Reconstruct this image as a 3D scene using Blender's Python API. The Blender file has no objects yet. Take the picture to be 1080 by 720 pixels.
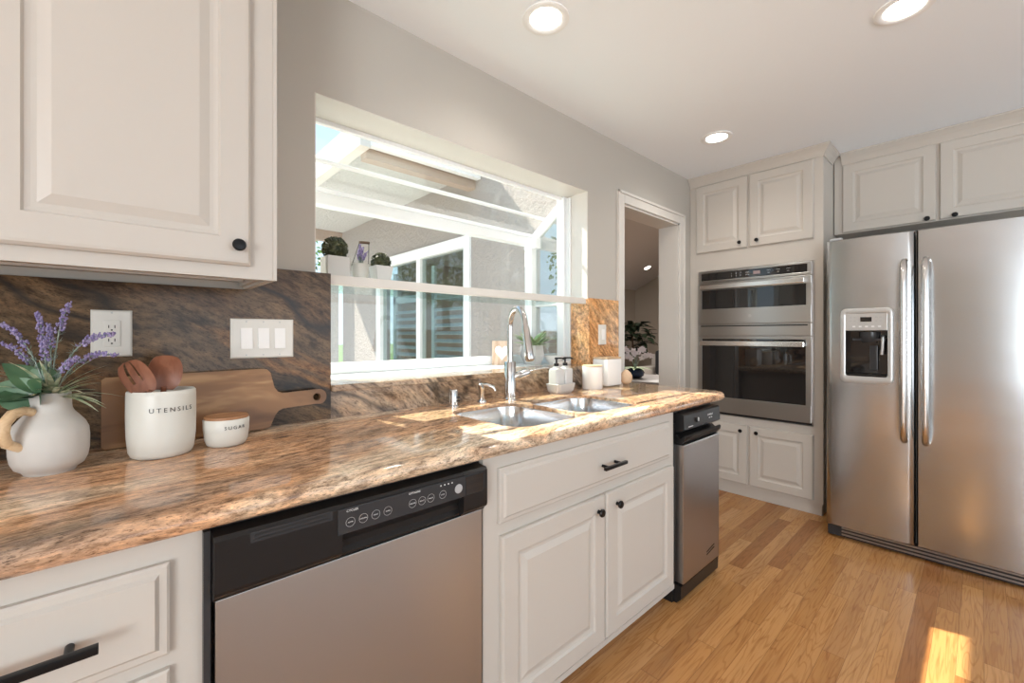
import bpy, bmesh, math, random
from mathutils import Vector, Matrix, noise
PI = math.pi
random.seed(7)
C = bpy.context.scene.collection
S = bpy.context.scene

# ------------------------------------------------------------------ camera, world, sun, exposure
cam_d = bpy.data.cameras.new('camera')
cam = bpy.data.objects.new('camera', cam_d); C.objects.link(cam)
cam.location = (0, 0, 1.2)
YAW = math.radians(47.47)                       # viewing direction, from +X towards +Y
cam.rotation_euler = (PI / 2, 0, YAW - PI / 2)
cam_d.sensor_width = 36; cam_d.sensor_fit = 'HORIZONTAL'
cam_d.lens = 454.3 / 1080 * 36
cam_d.shift_y = -7 / 1080
cam_d.clip_start = 0.02; cam_d.clip_end = 300
S.camera = cam
S.view_settings.view_transform = 'Standard'; S.view_settings.look = 'None'
S.view_settings.gamma = 1; S.view_settings.use_curve_mapping = False
S.view_settings.exposure = 0.08
S.cycles.max_bounces = 10; S.cycles.diffuse_bounces = 6; S.cycles.glossy_bounces = 5
S.cycles.transparent_max_bounces = 16; S.cycles.transmission_bounces = 8
S.cycles.sample_clamp_indirect = 6; S.cycles.caustics_refractive = False
S.cycles.use_denoising = True

w = bpy.data.worlds.new('World'); S.world = w; w.use_nodes = True
nt = w.node_tree; nt.nodes.clear()
wo = nt.nodes.new('ShaderNodeOutputWorld'); bg = nt.nodes.new('ShaderNodeBackground')
tc = nt.nodes.new('ShaderNodeTexCoord'); sp = nt.nodes.new('ShaderNodeSeparateXYZ')
cr = nt.nodes.new('ShaderNodeValToRGB')
nt.links.new(tc.outputs['Generated'], sp.inputs[0]); nt.links.new(sp.outputs['Z'], cr.inputs[0])
nt.links.new(cr.outputs[0], bg.inputs[0]); nt.links.new(bg.outputs[0], wo.inputs[0])
cr.color_ramp.elements[0].position = 0.0; cr.color_ramp.elements[0].color = (0.80, 0.90, 1.0, 1)
cr.color_ramp.elements[1].position = 0.7; cr.color_ramp.elements[1].color = (0.36, 0.62, 1.0, 1)
e = cr.color_ramp.elements.new(0.25); e.color = (0.62, 0.82, 1.0, 1)
bg.inputs[1].default_value = 1.5

def light(name, kind, loc, energy, color=(1, 1, 1), **kw):
    d = bpy.data.lights.new(name, kind); d.energy = energy; d.color = color
    o = bpy.data.objects.new(name, d); C.objects.link(o); o.location = loc
    for k, v in kw.items(): setattr(d, k, v)
    return o
SUN = Vector((0.225, -0.862, -1.0)).normalized()   # direction the sunlight travels
sun = light('sun', 'SUN', (0, 8, 8), 16.0, (1.0, 0.90, 0.78), angle=math.radians(0.6))
sun.rotation_euler = SUN.to_track_quat('-Z', 'Y').to_euler()
# added fill lamps, in place of daylight from assumed openings behind the camera
def area(name, loc, direction, sx, sy, energy, color):
    o = light(name, 'AREA', loc, energy, color, shape='RECTANGLE', size=sx, size_y=sy)
    o.rotation_euler = Vector(direction).to_track_quat('-Z', 'Y').to_euler()
    return o
area('fill_back', (2.0, -3.05, 1.2), (0, 1, 1.0), 3.6, 1.7, 28, (0.88, 0.95, 1.0))
area('fill_side', (-3.05, -2.2, 1.2), (1, 0.28, 0.6), 1.8, 1.7, 140, (0.88, 0.95, 1.0))

# ------------------------------------------------------------------ helpers
def tag(o, label=None, cat=None, group=None, kind=None):
    if label: o['label'] = label
    if cat: o['category'] = cat
    if group: o['group'] = group
    if kind: o['kind'] = kind
    return o

def wloc(o):
    v = Vector((0, 0, 0))
    while o: v = v + o.location; o = o.parent
    return v

def thing(name, label, cat, loc=(0, 0, 0), group=None, kind=None):
    o = bpy.data.objects.new(name, None); C.objects.link(o)
    o.location = loc; o.empty_display_size = 0.05
    return tag(o, label, cat, group, kind)

class MB:
    def __init__(s): s.bm = bmesh.new()
    def _add(s, vs, fs):
        v = [s.bm.verts.new(p) for p in vs]
        for f in fs:
            try: s.bm.faces.new([v[i] for i in f])
            except ValueError: pass
        return v
    def box(s, x0, x1, y0, y1, z0, z1, bev=0):
        b = bmesh.new(); bmesh.ops.create_cube(b, size=1)
        for v in b.verts:
            v.co = ((x0 + x1) / 2 + v.co.x * (x1 - x0), (y0 + y1) / 2 + v.co.y * (y1 - y0), (z0 + z1) / 2 + v.co.z * (z1 - z0))
        if bev:
            bmesh.ops.bevel(b, geom=b.edges[:], offset=bev, segments=2, affect='EDGES', profile=0.6)
        return s.merge(b)
    def merge(s, b, mat=None):
        if mat is not None: bmesh.ops.transform(b, matrix=mat, verts=b.verts)
        me = bpy.data.meshes.new('t'); b.to_mesh(me); b.free(); s.bm.from_mesh(me); bpy.data.meshes.remove(me)
        return s
    def prism(s, poly, fn, d0, d1):
        """poly: 2D points; fn(u, v, d) -> 3D; closed extrusion from d0 to d1"""
        n = len(poly)
        vs = [fn(u, v, d0) for u, v in poly] + [fn(u, v, d1) for u, v in poly]
        fs = [tuple(range(n))[::-1], tuple(range(n, 2 * n))] + [(i, (i + 1) % n, n + (i + 1) % n, n + i) for i in range(n)]
        s._add(vs, fs); return s
    def lathe(s, prof, c=(0, 0, 0), seg=32, axis='z', sx=1, sy=1):
        rows = []
        for r, z in prof:
            row = []
            for i in range(seg):
                a = 2 * PI * i / seg
                p = (r * math.cos(a) * sx, r * math.sin(a) * sy, z)
                if axis == 'y': p = (p[0], -z, p[1])
                if axis == 'x': p = (-z, p[0], p[1])
                if axis == '-z': p = (p[0], p[1], -z)
                row.append(s.bm.verts.new((p[0] + c[0], p[1] + c[1], p[2] + c[2])))
            rows.append(row)
        for a, b in zip(rows, rows[1:]):
            for i in range(seg):
                j = (i + 1) % seg
                s.bm.faces.new((a[i], a[j], b[j], b[i]))
        for row in (rows[0], rows[-1]):
            try: s.bm.faces.new(row)
            except ValueError: pass
        return s
    def tube(s, pts, r, seg=12, cap=True, flat=1.0):
        pts = [Vector(p) for p in pts]; n = len(pts)
        rr = r if isinstance(r, (list, tuple)) else [r] * n
        rows = []; up = None
        for i, p in enumerate(pts):
            t = (pts[min(i + 1, n - 1)] - pts[max(i - 1, 0)]).normalized()
            if up is None:
                up = Vector((0, 0, 1)) if abs(t.z) < 0.9 else Vector((1, 0, 0))
            a = (up - t * up.dot(t)).normalized(); b = t.cross(a); up = a
            rows.append([s.bm.verts.new(p + (a * math.cos(2 * PI * k / seg) * flat + b * math.sin(2 * PI * k / seg)) * rr[i]) for k in range(seg)])
        for a, b in zip(rows, rows[1:]):
            for k in range(seg): s.bm.faces.new((a[k], a[(k + 1) % seg], b[(k + 1) % seg], b[k]))
        if cap:
            s.bm.faces.new(rows[0][::-1]); s.bm.faces.new(rows[-1])
        return s
    def cyl(s, p0, p1, r, seg=20): return s.tube([p0, p1], r, seg)
    def ball(s, c, r, sub=2, sc=(1, 1, 1)):
        b = bmesh.new(); bmesh.ops.create_icosphere(b, subdivisions=sub, radius=r)
        for v in b.verts: v.co = Vector((v.co.x * sc[0], v.co.y * sc[1], v.co.z * sc[2])) + Vector(c)
        return s.merge(b)
    def loops(s, rings, close_back=True):
        """rings of equal vertex count joined in order; last ring capped"""
        R = [[s.bm.verts.new(p) for p in ring] for ring in rings]
        n = len(R[0])
        for a, b in zip(R, R[1:]):
            for i in range(n): s.bm.faces.new((a[i], a[(i + 1) % n], b[(i + 1) % n], b[i]))
        s.bm.faces.new(R[-1])
        if close_back: s.bm.faces.new(R[0][::-1])
        return s
    def leaf(s, base, d, up, L, W, bend=0.2, n=4):
        d = Vector(d).normalized(); up = Vector(up); up = (up - d * up.dot(d))
        up = up.normalized() if up.length > 1e-4 else Vector((0, 0, 1)); side = d.cross(up)
        base = Vector(base); L_, R_ = [], []
        for i in range(n + 1):
            t = i / n
            c = base + d * L * t - up * bend * L * t * t
            wd = W * math.sin(PI * (0.08 + 0.9 * t) ** 0.85) * 0.5
            L_.append(s.bm.verts.new(c + side * wd + up * wd * 0.25)); R_.append(s.bm.verts.new(c - side * wd + up * wd * 0.25))
        M_ = [s.bm.verts.new(base + d * L * i / n - up * bend * L * (i / n) ** 2) for i in range(n + 1)]
        for i in range(n):
            s.bm.faces.new((L_[i], M_[i], M_[i + 1], L_[i + 1])); s.bm.faces.new((M_[i], R_[i], R_[i + 1], M_[i + 1]))
        return s
    def build(s, name, mat, parent=None, smooth=False, origin=None, sharp=None):
        bmesh.ops.recalc_face_normals(s.bm, faces=s.bm.faces[:])
        off = wloc(parent) if parent else Vector(origin or (0, 0, 0))
        bmesh.ops.translate(s.bm, verts=s.bm.verts, vec=-off)
        me = bpy.data.meshes.new(name); s.bm.to_mesh(me); s.bm.free()
        if smooth:
            for p in me.polygons: p.use_smooth = True
            me.set_sharp_from_angle(angle=math.radians(sharp or 40))
        me.materials.append(mat)
        o = bpy.data.objects.new(name, me); C.objects.link(o)
        if parent: o.parent = parent
        else: o.location = off
        return o

def box(name, b, mat, parent=None, bev=0, **kw):
    return MB().box(*b, bev=bev).build(name, mat, parent, **kw)

def struct(name, mb_or_box, mat, parent=None, **kw):
    m = mb_or_box if isinstance(mb_or_box, MB) else MB().box(*mb_or_box)
    o = m.build(name, mat, parent, **kw); o['kind'] = 'structure'
    return o

FONT = {}
def lettering(name, text, size, mat, parent, fn, ext=0.0004, align='CENTER', spacing=1.15):
    """text mesh; fn maps (u, v, d) -> world point (u right, v up, d outwards)"""
    cu = bpy.data.curves.new('txt', 'FONT'); cu.body = text; cu.size = size; cu.align_x = align; cu.align_y = 'CENTER'
    cu.space_character = spacing; cu.extrude = ext; cu.resolution_u = 3
    t = bpy.data.objects.new('txt', cu); C.objects.link(t)
    dg = bpy.context.evaluated_depsgraph_get()
    me = bpy.data.meshes.new_from_object(t.evaluated_get(dg)); bpy.data.objects.remove(t); bpy.data.curves.remove(cu)
    off = wloc(parent)
    for v in me.vertices: v.co = Vector(fn(v.co.x, v.co.y, v.co.z + ext)) - off
    me.materials.clear(); me.materials.append(mat); me.name = name
    o = bpy.data.objects.new(name, me); C.objects.link(o); o.parent = parent
    return o

# ------------------------------------------------------------------ materials
def mat(name, col=(0.8, 0.8, 0.8), rough=0.5, metal=0.0, spec=0.5, coat=0, emit=0, ecol=None, sheen=0, aniso=0):
    m = bpy.data.materials.new(name); m.use_nodes = True
    b = m.node_tree.nodes['Principled BSDF']
    b.inputs['Base Color'].default_value = (*col, 1); b.inputs['Roughness'].default_value = rough
    b.inputs['Metallic'].default_value = metal; b.inputs['Specular IOR Level'].default_value = spec
    b.inputs['Coat Weight'].default_value = coat
    if aniso: b.inputs['Anisotropic'].default_value = aniso
    if emit:
        b.inputs['Emission Color'].default_value = (*(ecol or col), 1); b.inputs['Emission Strength'].default_value = emit
    return m
def N(m, t): return m.node_tree.nodes.new(t)
def LK(m, a, b): m.node_tree.links.new(a, b)
def bsdf(m): return m.node_tree.nodes['Principled BSDF']
def pos(m, rot=(0, 0, 0), scale=(1, 1, 1), loc=(0, 0, 0), obj=False):
    if obj: src = N(m, 'ShaderNodeTexCoord').outputs['Object']
    else: src = N(m, 'ShaderNodeNewGeometry').outputs['Position']
    mp = N(m, 'ShaderNodeMapping'); mp.inputs['Rotation'].default_value = rot; mp.inputs['Scale'].default_value = scale
    mp.inputs['Location'].default_value = loc; LK(m, src, mp.inputs[0]); return mp.outputs[0]
def noise_n(m, vec, scale, detail=4, rough=0.55, dist=0):
    n = N(m, 'ShaderNodeTexNoise'); n.inputs['Scale'].default_value = scale; n.inputs['Detail'].default_value = detail
    n.inputs['Roughness'].default_value = rough; n.inputs['Distortion'].default_value = dist; LK(m, vec, n.inputs['Vector']); return n
def ramp(m, fac, stops, interp='LINEAR'):
    r = N(m, 'ShaderNodeValToRGB'); r.color_ramp.interpolation = interp; el = r.color_ramp.elements
    el[0].position, el[0].color = stops[0][0], (*stops[0][1], 1); el[1].position, el[1].color = stops[-1][0], (*stops[-1][1], 1)
    for p, c in stops[1:-1]:
        x = el.new(p); x.color = (*c, 1)
    LK(m, fac, r.inputs[0]); return r.outputs[0]
def mixc(m, fac, a, b, mode='MIX'):
    x = N(m, 'ShaderNodeMix'); x.data_type = 'RGBA'; x.blend_type = mode
    for i, v in ((0, fac), (6, a), (7, b)):
        if hasattr(v, 'links') or hasattr(v, 'is_linked'): LK(m, v, x.inputs[i])
        elif i == 0: x.inputs[0].default_value = v
        else: x.inputs[i].default_value = (*v, 1)
    return x.outputs[2]
def math_n(m, op, a, b=None, c=None):
    x = N(m, 'ShaderNodeMath'); x.operation = op
    for i, v in enumerate((a, b, c)):
        if v is None: continue
        if hasattr(v, 'is_linked'): LK(m, v, x.inputs[i])
        else: x.inputs[i].default_value = v
    return x.outputs[0]
def bump(m, h, strength=0.2, dist=0.01):
    b = N(m, 'ShaderNodeBump'); b.inputs['Strength'].default_value = strength; b.inputs['Distance'].default_value = dist
    LK(m, h, b.inputs['Height']); LK(m, b.outputs[0], bsdf(m).inputs['Normal'])

def paint(name, col, rough=0.45, b=0.02):
    m = mat(name, col, rough)
    n = noise_n(m, pos(m), 90, 3); bump(m, n.outputs[0], b, 0.004)
    return m
M_wall = paint('wall_paint', (0.46, 0.43, 0.385), 0.7, 0.08)
M_ceil = paint('ceiling_paint', (0.86, 0.90, 0.94), 0.75, 0.06)
M_cab = paint('cabinet_paint', (0.535, 0.495, 0.445), 0.38)
M_trim = paint('trim_paint', (0.64, 0.61, 0.565), 0.4)
M_white = paint('white_vinyl', (0.86, 0.87, 0.87), 0.35)
M_plate = mat('plate_plastic', (0.68, 0.655, 0.60), 0.35)
M_black = mat('black_metal', (0.012, 0.012, 0.013), 0.35, 0.6)
M_blackp = mat('black_plastic', (0.013, 0.012, 0.012), 0.3, spec=0.3)
M_dark = mat('dark_void', (0.008, 0.008, 0.008), 0.7)
M_charc = mat('charcoal_panel', (0.035, 0.035, 0.037), 0.25, spec=0.3)
M_gloss = mat('black_glass', (0.012, 0.011, 0.011), 0.03, spec=0.7)
M_print = mat('printed_white', (0.75, 0.75, 0.75), 0.5)
M_printb = mat('printed_black', (0.03, 0.03, 0.03), 0.5)
M_grey = mat('grey_plastic', (0.42, 0.42, 0.42), 0.4)
M_silver = mat('silver_plastic', (0.50, 0.50, 0.49), 0.32, 0.5)

def steel(name, col=(0.56, 0.55, 0.54), rough=0.24, axis='x', st=0.06, aniso=0.0):
    m = mat(name, col, rough, 1.0)
    sc = {'x': (2, 2, 600), 'y': (2, 2, 600), 'z': (500, 500, 1.5)}[axis]
    n = noise_n(m, pos(m, scale=sc), 1, 2)
    LK(m, ramp(m, n.outputs[0], [(0.3, (rough - .01,) * 3), (0.7, (rough + .02,) * 3)]), bsdf(m).inputs['Roughness'])
    big = noise_n(m, pos(m, scale=(1.2, 1.2, 2.2)), 1.6, 1)
    bump(m, big.outputs[0], st, 0.03)
    if aniso:
        bsdf(m).inputs['Anisotropic'].default_value = aniso; bsdf(m).inputs['Anisotropic Rotation'].default_value = 0.25
        tg = N(m, 'ShaderNodeTangent'); tg.direction_type = 'RADIAL'; tg.axis = 'Z'; LK(m, tg.outputs[0], bsdf(m).inputs['Tangent'])
    return m
M_steel = steel('brushed_steel', (0.45, 0.445, 0.435), 0.30, 'x', aniso=0.75)
M_steelv = steel('brushed_steel_fridge', (0.47, 0.475, 0.475), 0.23, 'x', 0.09)
M_steeld = mat('brushed_steel_dark', (0.40, 0.375, 0.36), 0.3, 1.0)
M_sink = steel('sink_steel', (0.72, 0.73, 0.74), 0.16, 'x', 0.01)
M_chrome = mat('satin_nickel', (0.62, 0.61, 0.60), 0.17, 1.0)
M_handle = mat('handle_steel', (0.70, 0.68, 0.66), 0.2, 1.0)
M_cer = mat('white_ceramic', (0.66, 0.645, 0.585), 0.38)
M_matte = mat('matte_ceramic', (0.57, 0.54, 0.50), 0.65)
M_canw = mat('white_canister', (0.84, 0.82, 0.79), 0.35)
M_lamp = mat('lamp_lens', (1, 1, 1), 0.5, emit=9, ecol=(1.0, 0.93, 0.82))

def glass(name, refl=0.5, tint=(0.94, 0.97, 0.97), base=0.03, rough=0.0):
    m = bpy.data.materials.new(name); m.use_nodes = True; t = m.node_tree; t.nodes.clear()
    o = t.nodes.new('ShaderNodeOutputMaterial'); mx = t.nodes.new('ShaderNodeMixShader')
    a = t.nodes.new('ShaderNodeBsdfTransparent'); a.inputs[0].default_value = (*tint, 1)
    g = t.nodes.new('ShaderNodeBsdfGlossy'); g.inputs['Roughness'].default_value = rough
    ge = t.nodes.new('ShaderNodeNewGeometry'); dt = t.nodes.new('ShaderNodeVectorMath'); dt.operation = 'DOT_PRODUCT'
    t.links.new(ge.outputs['Normal'], dt.inputs[0]); t.links.new(ge.outputs['Incoming'], dt.inputs[1])
    def mt(op, a, b):
        x = t.nodes.new('ShaderNodeMath'); x.operation = op; t.links.new(a, x.inputs[0])
        if b is not None: x.inputs[1].default_value = b
        return x
    ab = mt('ABSOLUTE', dt.outputs['Value'], None)
    iv = mt('MULTIPLY_ADD', ab.outputs[0], -1.0); iv.inputs[2].default_value = 1.0
    pw = mt('POWER', iv.outputs[0], 5.0)
    k = mt('MULTIPLY_ADD', pw.outputs[0], refl); k.inputs[2].default_value = base; k.use_clamp = True
    t.links.new(k.outputs[0], mx.inputs[0])
    t.links.new(a.outputs[0], mx.inputs[1]); t.links.new(g.outputs[0], mx.inputs[2]); t.links.new(mx.outputs[0], o.inputs[0])
    return m
M_glass = glass('window_glass', 0.45)
M_glassr = glass('coated_side_glass', 0.5, (0.75, 0.82, 0.82), 0.38)
M_shelf = glass('shelf_glass', 0.5, (0.88, 0.95, 0.93), 0.06)
M_crys = glass('clear_crystal', 0.5, (0.90, 0.91, 0.90), 0.16, 0.1)
M_patio = glass('patio_glass', 0.6, (0.78, 0.84, 0.83), 0.06)

def granite(name, rot, stops, streak=(1.3, 11, 11), warp=0.12, rough=0.07, veins=0.8, grain=34, spec=0.5):
    m = mat(name, (0.4, 0.3, 0.2), rough, spec=spec)
    p = pos(m)
    wn = noise_n(m, p, 1.6, 2, 0.5)
    v = N(m, 'ShaderNodeVectorMath'); v.operation = 'MULTIPLY_ADD'; LK(m, wn.outputs['Color'], v.inputs[0])
    v.inputs[1].default_value = (warp, warp, warp); LK(m, p, v.inputs[2])
    mp = N(m, 'ShaderNodeMapping'); mp.inputs['Rotation'].default_value = rot; mp.vector_type = 'TEXTURE'
    LK(m, v.outputs[0], mp.inputs[0])
    sc = N(m, 'ShaderNodeMapping'); sc.inputs['Scale'].default_value = streak; LK(m, mp.outputs[0], sc.inputs[0])
    big = noise_n(m, sc.outputs[0], 0.75, 4, 0.55, 0.3)
    c1 = ramp(m, big.outputs[0], stops)
    # broken short streaks: medium and fine grain drawn out along the vein
    g1 = N(m, 'ShaderNodeMapping'); g1.inputs['Scale'].default_value = (0.30, 1, 1); LK(m, mp.outputs[0], g1.inputs[0])
    fine = noise_n(m, g1.outputs[0], grain, 5, 0.7, 0.25)
    f2 = ramp(m, fine.outputs[0], [(0.33, (0.14, 0.11, 0.10)), (0.42, (0.55, 0.48, 0.42)), (0.50, (0.95, 0.92, 0.9)), (0.58, (1.25, 1.15, 1.05)), (0.68, (1.75, 1.65, 1.5))])
    c2 = mixc(m, 0.80, c1, f2, 'MULTIPLY')
    sp = noise_n(m, g1.outputs[0], grain * 4.5, 3, 0.75)
    f3 = ramp(m, sp.outputs[0], [(0.36, (0.16, 0.13, 0.12)), (0.46, (1, 1, 1)), (0.58, (1.0, 1.0, 1.0)), (0.70, (1.7, 1.6, 1.5))])
    c3 = mixc(m, 0.7, c2, f3, 'MULTIPLY')
    # a few long dark veins
    vs = N(m, 'ShaderNodeMapping'); vs.inputs['Scale'].default_value = (0.45, 3.2, 3.2); LK(m, mp.outputs[0], vs.inputs[0])
    vn = noise_n(m, vs.outputs[0], 1.3, 3, 0.5, 0.2)
    vd = math_n(m, 'ABSOLUTE', math_n(m, 'SUBTRACT', vn.outputs[0], 0.5))
    vm = ramp(m, vd, [(0.0, (1, 1, 1)), (0.006, (0.8, 0.8, 0.8)), (0.022, (0, 0, 0)), (1, (0, 0, 0))])
    c4 = mixc(m, math_n(m, 'MULTIPLY', vm, veins), c3, (0.022, 0.018, 0.016))
    LK(m, c4, bsdf(m).inputs['Base Color'])
    return m
G_COUNT = [(0.30, (0.34, 0.26, 0.20)), (0.38, (0.50, 0.33, 0.22)), (0.46, (0.60, 0.36, 0.21)), (0.53, (0.66, 0.49, 0.34)), (0.60, (0.72, 0.60, 0.46)), (0.68, (0.56, 0.34, 0.20)), (0.78, (0.40, 0.33, 0.27))]
G_SPL = [(0.30, (0.07, 0.048, 0.030)), (0.40, (0.17, 0.10, 0.052)), (0.48, (0.24, 0.155, 0.085)), (0.55, (0.15, 0.10, 0.058)), (0.62, (0.38, 0.19, 0.075)), (0.70, (0.14, 0.098, 0.06)), (0.8, (0.07, 0.052, 0.038))]
G_APR = [(0.30, (0.12, 0.10, 0.085)), (0.40, (0.30, 0.20, 0.13)), (0.50, (0.42, 0.29, 0.19)), (0.60, (0.50, 0.39, 0.28)), (0.70, (0.34, 0.19, 0.11)), (0.8, (0.16, 0.13, 0.11))]
G_ORA = [(0.25, (0.20, 0.12, 0.07)), (0.38, (0.50, 0.26, 0.11)), (0.5, (0.62, 0.33, 0.14)), (0.62, (0.66, 0.42, 0.22)), (0.78, (0.30, 0.17, 0.10))]
G_SPL = [(p, tuple(0.58 * v for v in c)) for p, c in G_SPL]
G_APR = [(p, tuple(0.85 * v for v in c)) for p, c in G_APR]
M_gran = granite('granite_counter', (0, 0, math.radians(10)), G_COUNT, (1.6, 3.6, 3.6), 0.16, veins=0.15, grain=60)
M_spl = granite('granite_splash', (0, math.radians(24), 0), G_SPL, (1.0, 7, 7), 0.18, 0.2, 0.9, 64, 0.3)
M_spl2 = granite('granite_splash_right', (0, math.radians(45), 0), G_ORA, (2.5, 9, 9), 0.15, 0.15, 0.3, 55)
M_spl3 = granite('granite_apron', (0, math.radians(28), 0), G_APR, (1.3, 8, 8), 0.2, 0.12, 0.7, 45)

def oak():
    m = mat('oak_floor', (0.5, 0.3, 0.15), 0.27, spec=0.45)
    g = N(m, 'ShaderNodeNewGeometry'); s = N(m, 'ShaderNodeSeparateXYZ'); LK(m, g.outputs['Position'], s.inputs[0])
    W = 0.0695
    yy = math_n(m, 'DIVIDE', math_n(m, 'SUBTRACT', s.outputs[1], 0.132), W)
    row = math_n(m, 'FLOOR', yy); fy = math_n(m, 'SUBTRACT', yy, row)
    wn = N(m, 'ShaderNodeTexWhiteNoise'); wn.noise_dimensions = '1D'; LK(m, row, wn.inputs['W'])
    xx = math_n(m, 'DIVIDE', math_n(m, 'ADD', s.outputs[0], math_n(m, 'MULTIPLY', wn.outputs[0], 3.7)), 0.82)
    seg = math_n(m, 'FLOOR', xx); fx = math_n(m, 'SUBTRACT', xx, seg)
    cb = N(m, 'ShaderNodeCombineXYZ'); LK(m, row, cb.inputs[0]); LK(m, seg, cb.inputs[1])
    w2 = N(m, 'ShaderNodeTexWhiteNoise'); w2.noise_dimensions = '2D'; LK(m, cb.outputs[0], w2.inputs['Vector'])
    base = ramp(m, w2.outputs[0], [(0.0, (0.36, 0.16, 0.052)), (0.14, (0.47, 0.235, 0.080)), (0.45, (0.56, 0.30, 0.115)), (0.7, (0.51, 0.26, 0.092)), (0.9, (0.64, 0.37, 0.16)), (1.0, (0.43, 0.20, 0.068))])
    # grain space: shifted for each board
    sh = N(m, 'ShaderNodeVectorMath'); sh.operation = 'MULTIPLY_ADD'; LK(m, w2.outputs['Color'], sh.inputs[0]); sh.inputs[1].default_value = (9, 5, 7); LK(m, g.outputs['Position'], sh.inputs[2])
    mp = N(m, 'ShaderNodeMapping'); mp.inputs['Scale'].default_value = (0.85, 9, 1); LK(m, sh.outputs[0], mp.inputs[0])
    n1 = noise_n(m, mp.outputs[0], 1.7, 2, 0.5, 0.3)
    ring = math_n(m, 'SINE', math_n(m, 'MULTIPLY', n1.outputs[0], 75))
    ringc = ramp(m, ring, [(0.0, (1.0, 1.0, 1.0)), (0.55, (0.97, 0.95, 0.93)), (1.0, (0.66, 0.55, 0.45))])
    mp2 = N(m, 'ShaderNodeMapping'); mp2.inputs['Scale'].default_value = (6, 150, 1); LK(m, sh.outputs[0], mp2.inputs[0])
    n2 = noise_n(m, mp2.outputs[0], 1, 3, 0.6)
    por = ramp(m, n2.outputs[0], [(0.30, (0.70, 0.62, 0.55)), (0.48, (1, 1, 1)), (1, (1.08, 1.08, 1.08))])
    c = mixc(m, 0.5, base, ringc, 'MULTIPLY'); c = mixc(m, 0.8, c, por, 'MULTIPLY')
    big = noise_n(m, mp.outputs[0], 0.7, 2); c = mixc(m, 0.6, c, ramp(m, big.outputs[0], [(0.3, (0.72, 0.64, 0.58)), (0.6, (1.08, 1.05, 1.02))]), 'MULTIPLY')
    e1 = math_n(m, 'LESS_THAN', fy, 0.018); e2 = math_n(m, 'LESS_THAN', fx, 0.0022)
    ed = math_n(m, 'MAXIMUM', e1, e2)
    c = mixc(m, math_n(m, 'MULTIPLY', ed, 0.65), c, (0.10, 0.045, 0.018))
    c = mixc(m, 1.0, c, (0.88, 0.84, 0.78), 'MULTIPLY')
    LK(m, c, bsdf(m).inputs['Base Color'])
    bump(m, math_n(m, 'SUBTRACT', math_n(m, 'MULTIPLY', n2.outputs[0], 0.2), ed), 0.12, 0.002)
    return m
M_oak = oak()

def wood(name, c1, c2, c3, scale=(2, 30, 30), rough=0.45, obj=False, rings=30):
    m = mat(name, c2, rough)
    p = pos(m, scale=scale, obj=obj)
    n = noise_n(m, p, 1.0, 3, 0.55, 0.5)
    r = math_n(m, 'SINE', math_n(m, 'MULTIPLY', n.outputs[0], rings))
    a = ramp(m, n.outputs[0], [(0.3, c1), (0.5, c2), (0.7, c3)])
    LK(m, mixc(m, 0.45, a, ramp(m, r, [(0, (1, 1, 1)), (1, (0.72, 0.62, 0.55))]), 'MULTIPLY'), bsdf(m).inputs['Base Color'])
    return m
M_board = wood('acacia_board', (0.10, 0.045, 0.022), (0.28, 0.145, 0.065), (0.50, 0.30, 0.14), (3.0, 12, 12), 0.45, rings=26)
M_spoon = wood('reddish_wood', (0.20, 0.075, 0.04), (0.27, 0.105, 0.058), (0.33, 0.14, 0.08), (30, 30, 5), 0.45)
M_lid = wood('lid_wood', (0.30, 0.14, 0.06), (0.42, 0.21, 0.10), (0.5, 0.28, 0.14), (6, 40, 40), 0.5)
M_lidp = wood('pale_lid_wood', (0.55, 0.38, 0.22), (0.65, 0.47, 0.30), (0.72, 0.55, 0.36), (6, 40, 40), 0.5)
M_handw = wood('pale_handle_wood', (0.62, 0.42, 0.24), (0.72, 0.52, 0.31), (0.8, 0.62, 0.4), (25, 25, 40), 0.45)
M_block = wood('block_wood', (0.50, 0.34, 0.24), (0.62, 0.45, 0.33), (0.70, 0.54, 0.42), (20, 20, 5), 0.6)

def stucco(name, col):
    m = mat(name, col, 0.95, spec=0.15)
    n = noise_n(m, pos(m), 26, 5, 0.65); bump(m, n.outputs[0], 0.9, 0.03)
    return m
M_stucco = stucco('stucco', (0.40, 0.36, 0.33))
M_stuccop = stucco('patio_ceiling_board', (0.55, 0.54, 0.52))
M_conc = mat('patio_concrete', (0.58, 0.55, 0.51), 0.9)
M_grass = mat('garden_ground', (0.10, 0.16, 0.05), 0.95)

def leafm(name, c1, c2, scale=14, rough=0.5):
    m = mat(name, c1, rough)
    n = noise_n(m, pos(m), scale, 2)
    LK(m, ramp(m, n.outputs[0], [(0.35, c1), (0.65, c2)]), bsdf(m).inputs['Base Color'])
    return m
M_boxw = leafm('boxwood_leaf', (0.035, 0.045, 0.02), (0.10, 0.11, 0.05), 60)
M_leafd = leafm('eucalyptus_leaf', (0.045, 0.11, 0.055), (0.10, 0.19, 0.09), 18, 0.4)
M_leafv = leafm('variegated_leaf', (0.62, 0.62, 0.44), (0.24, 0.33, 0.18), 55)
M_lavg = leafm('lavender_stem', (0.17, 0.23, 0.19), (0.28, 0.33, 0.28), 40)
M_lav = leafm('lavender_bloom', (0.17, 0.13, 0.30), (0.34, 0.29, 0.46), 120)
M_fern = leafm('fern_leaf', (0.22, 0.36, 0.14), (0.45, 0.55, 0.32), 25)
M_tree = leafm('garden_tree_leaf', (0.05, 0.13, 0.03), (0.24, 0.38, 0.08), 2.5)
M_treey = leafm('garden_shrub_leaf', (0.22, 0.36, 0.05), (0.60, 0.55, 0.10), 4)
M_fid = leafm('fiddle_leaf', (0.012, 0.022, 0.012), (0.03, 0.05, 0.025), 6, 0.4)
M_orc = mat('orchid_petal', (0.75, 0.68, 0.70), 0.6)
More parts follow.
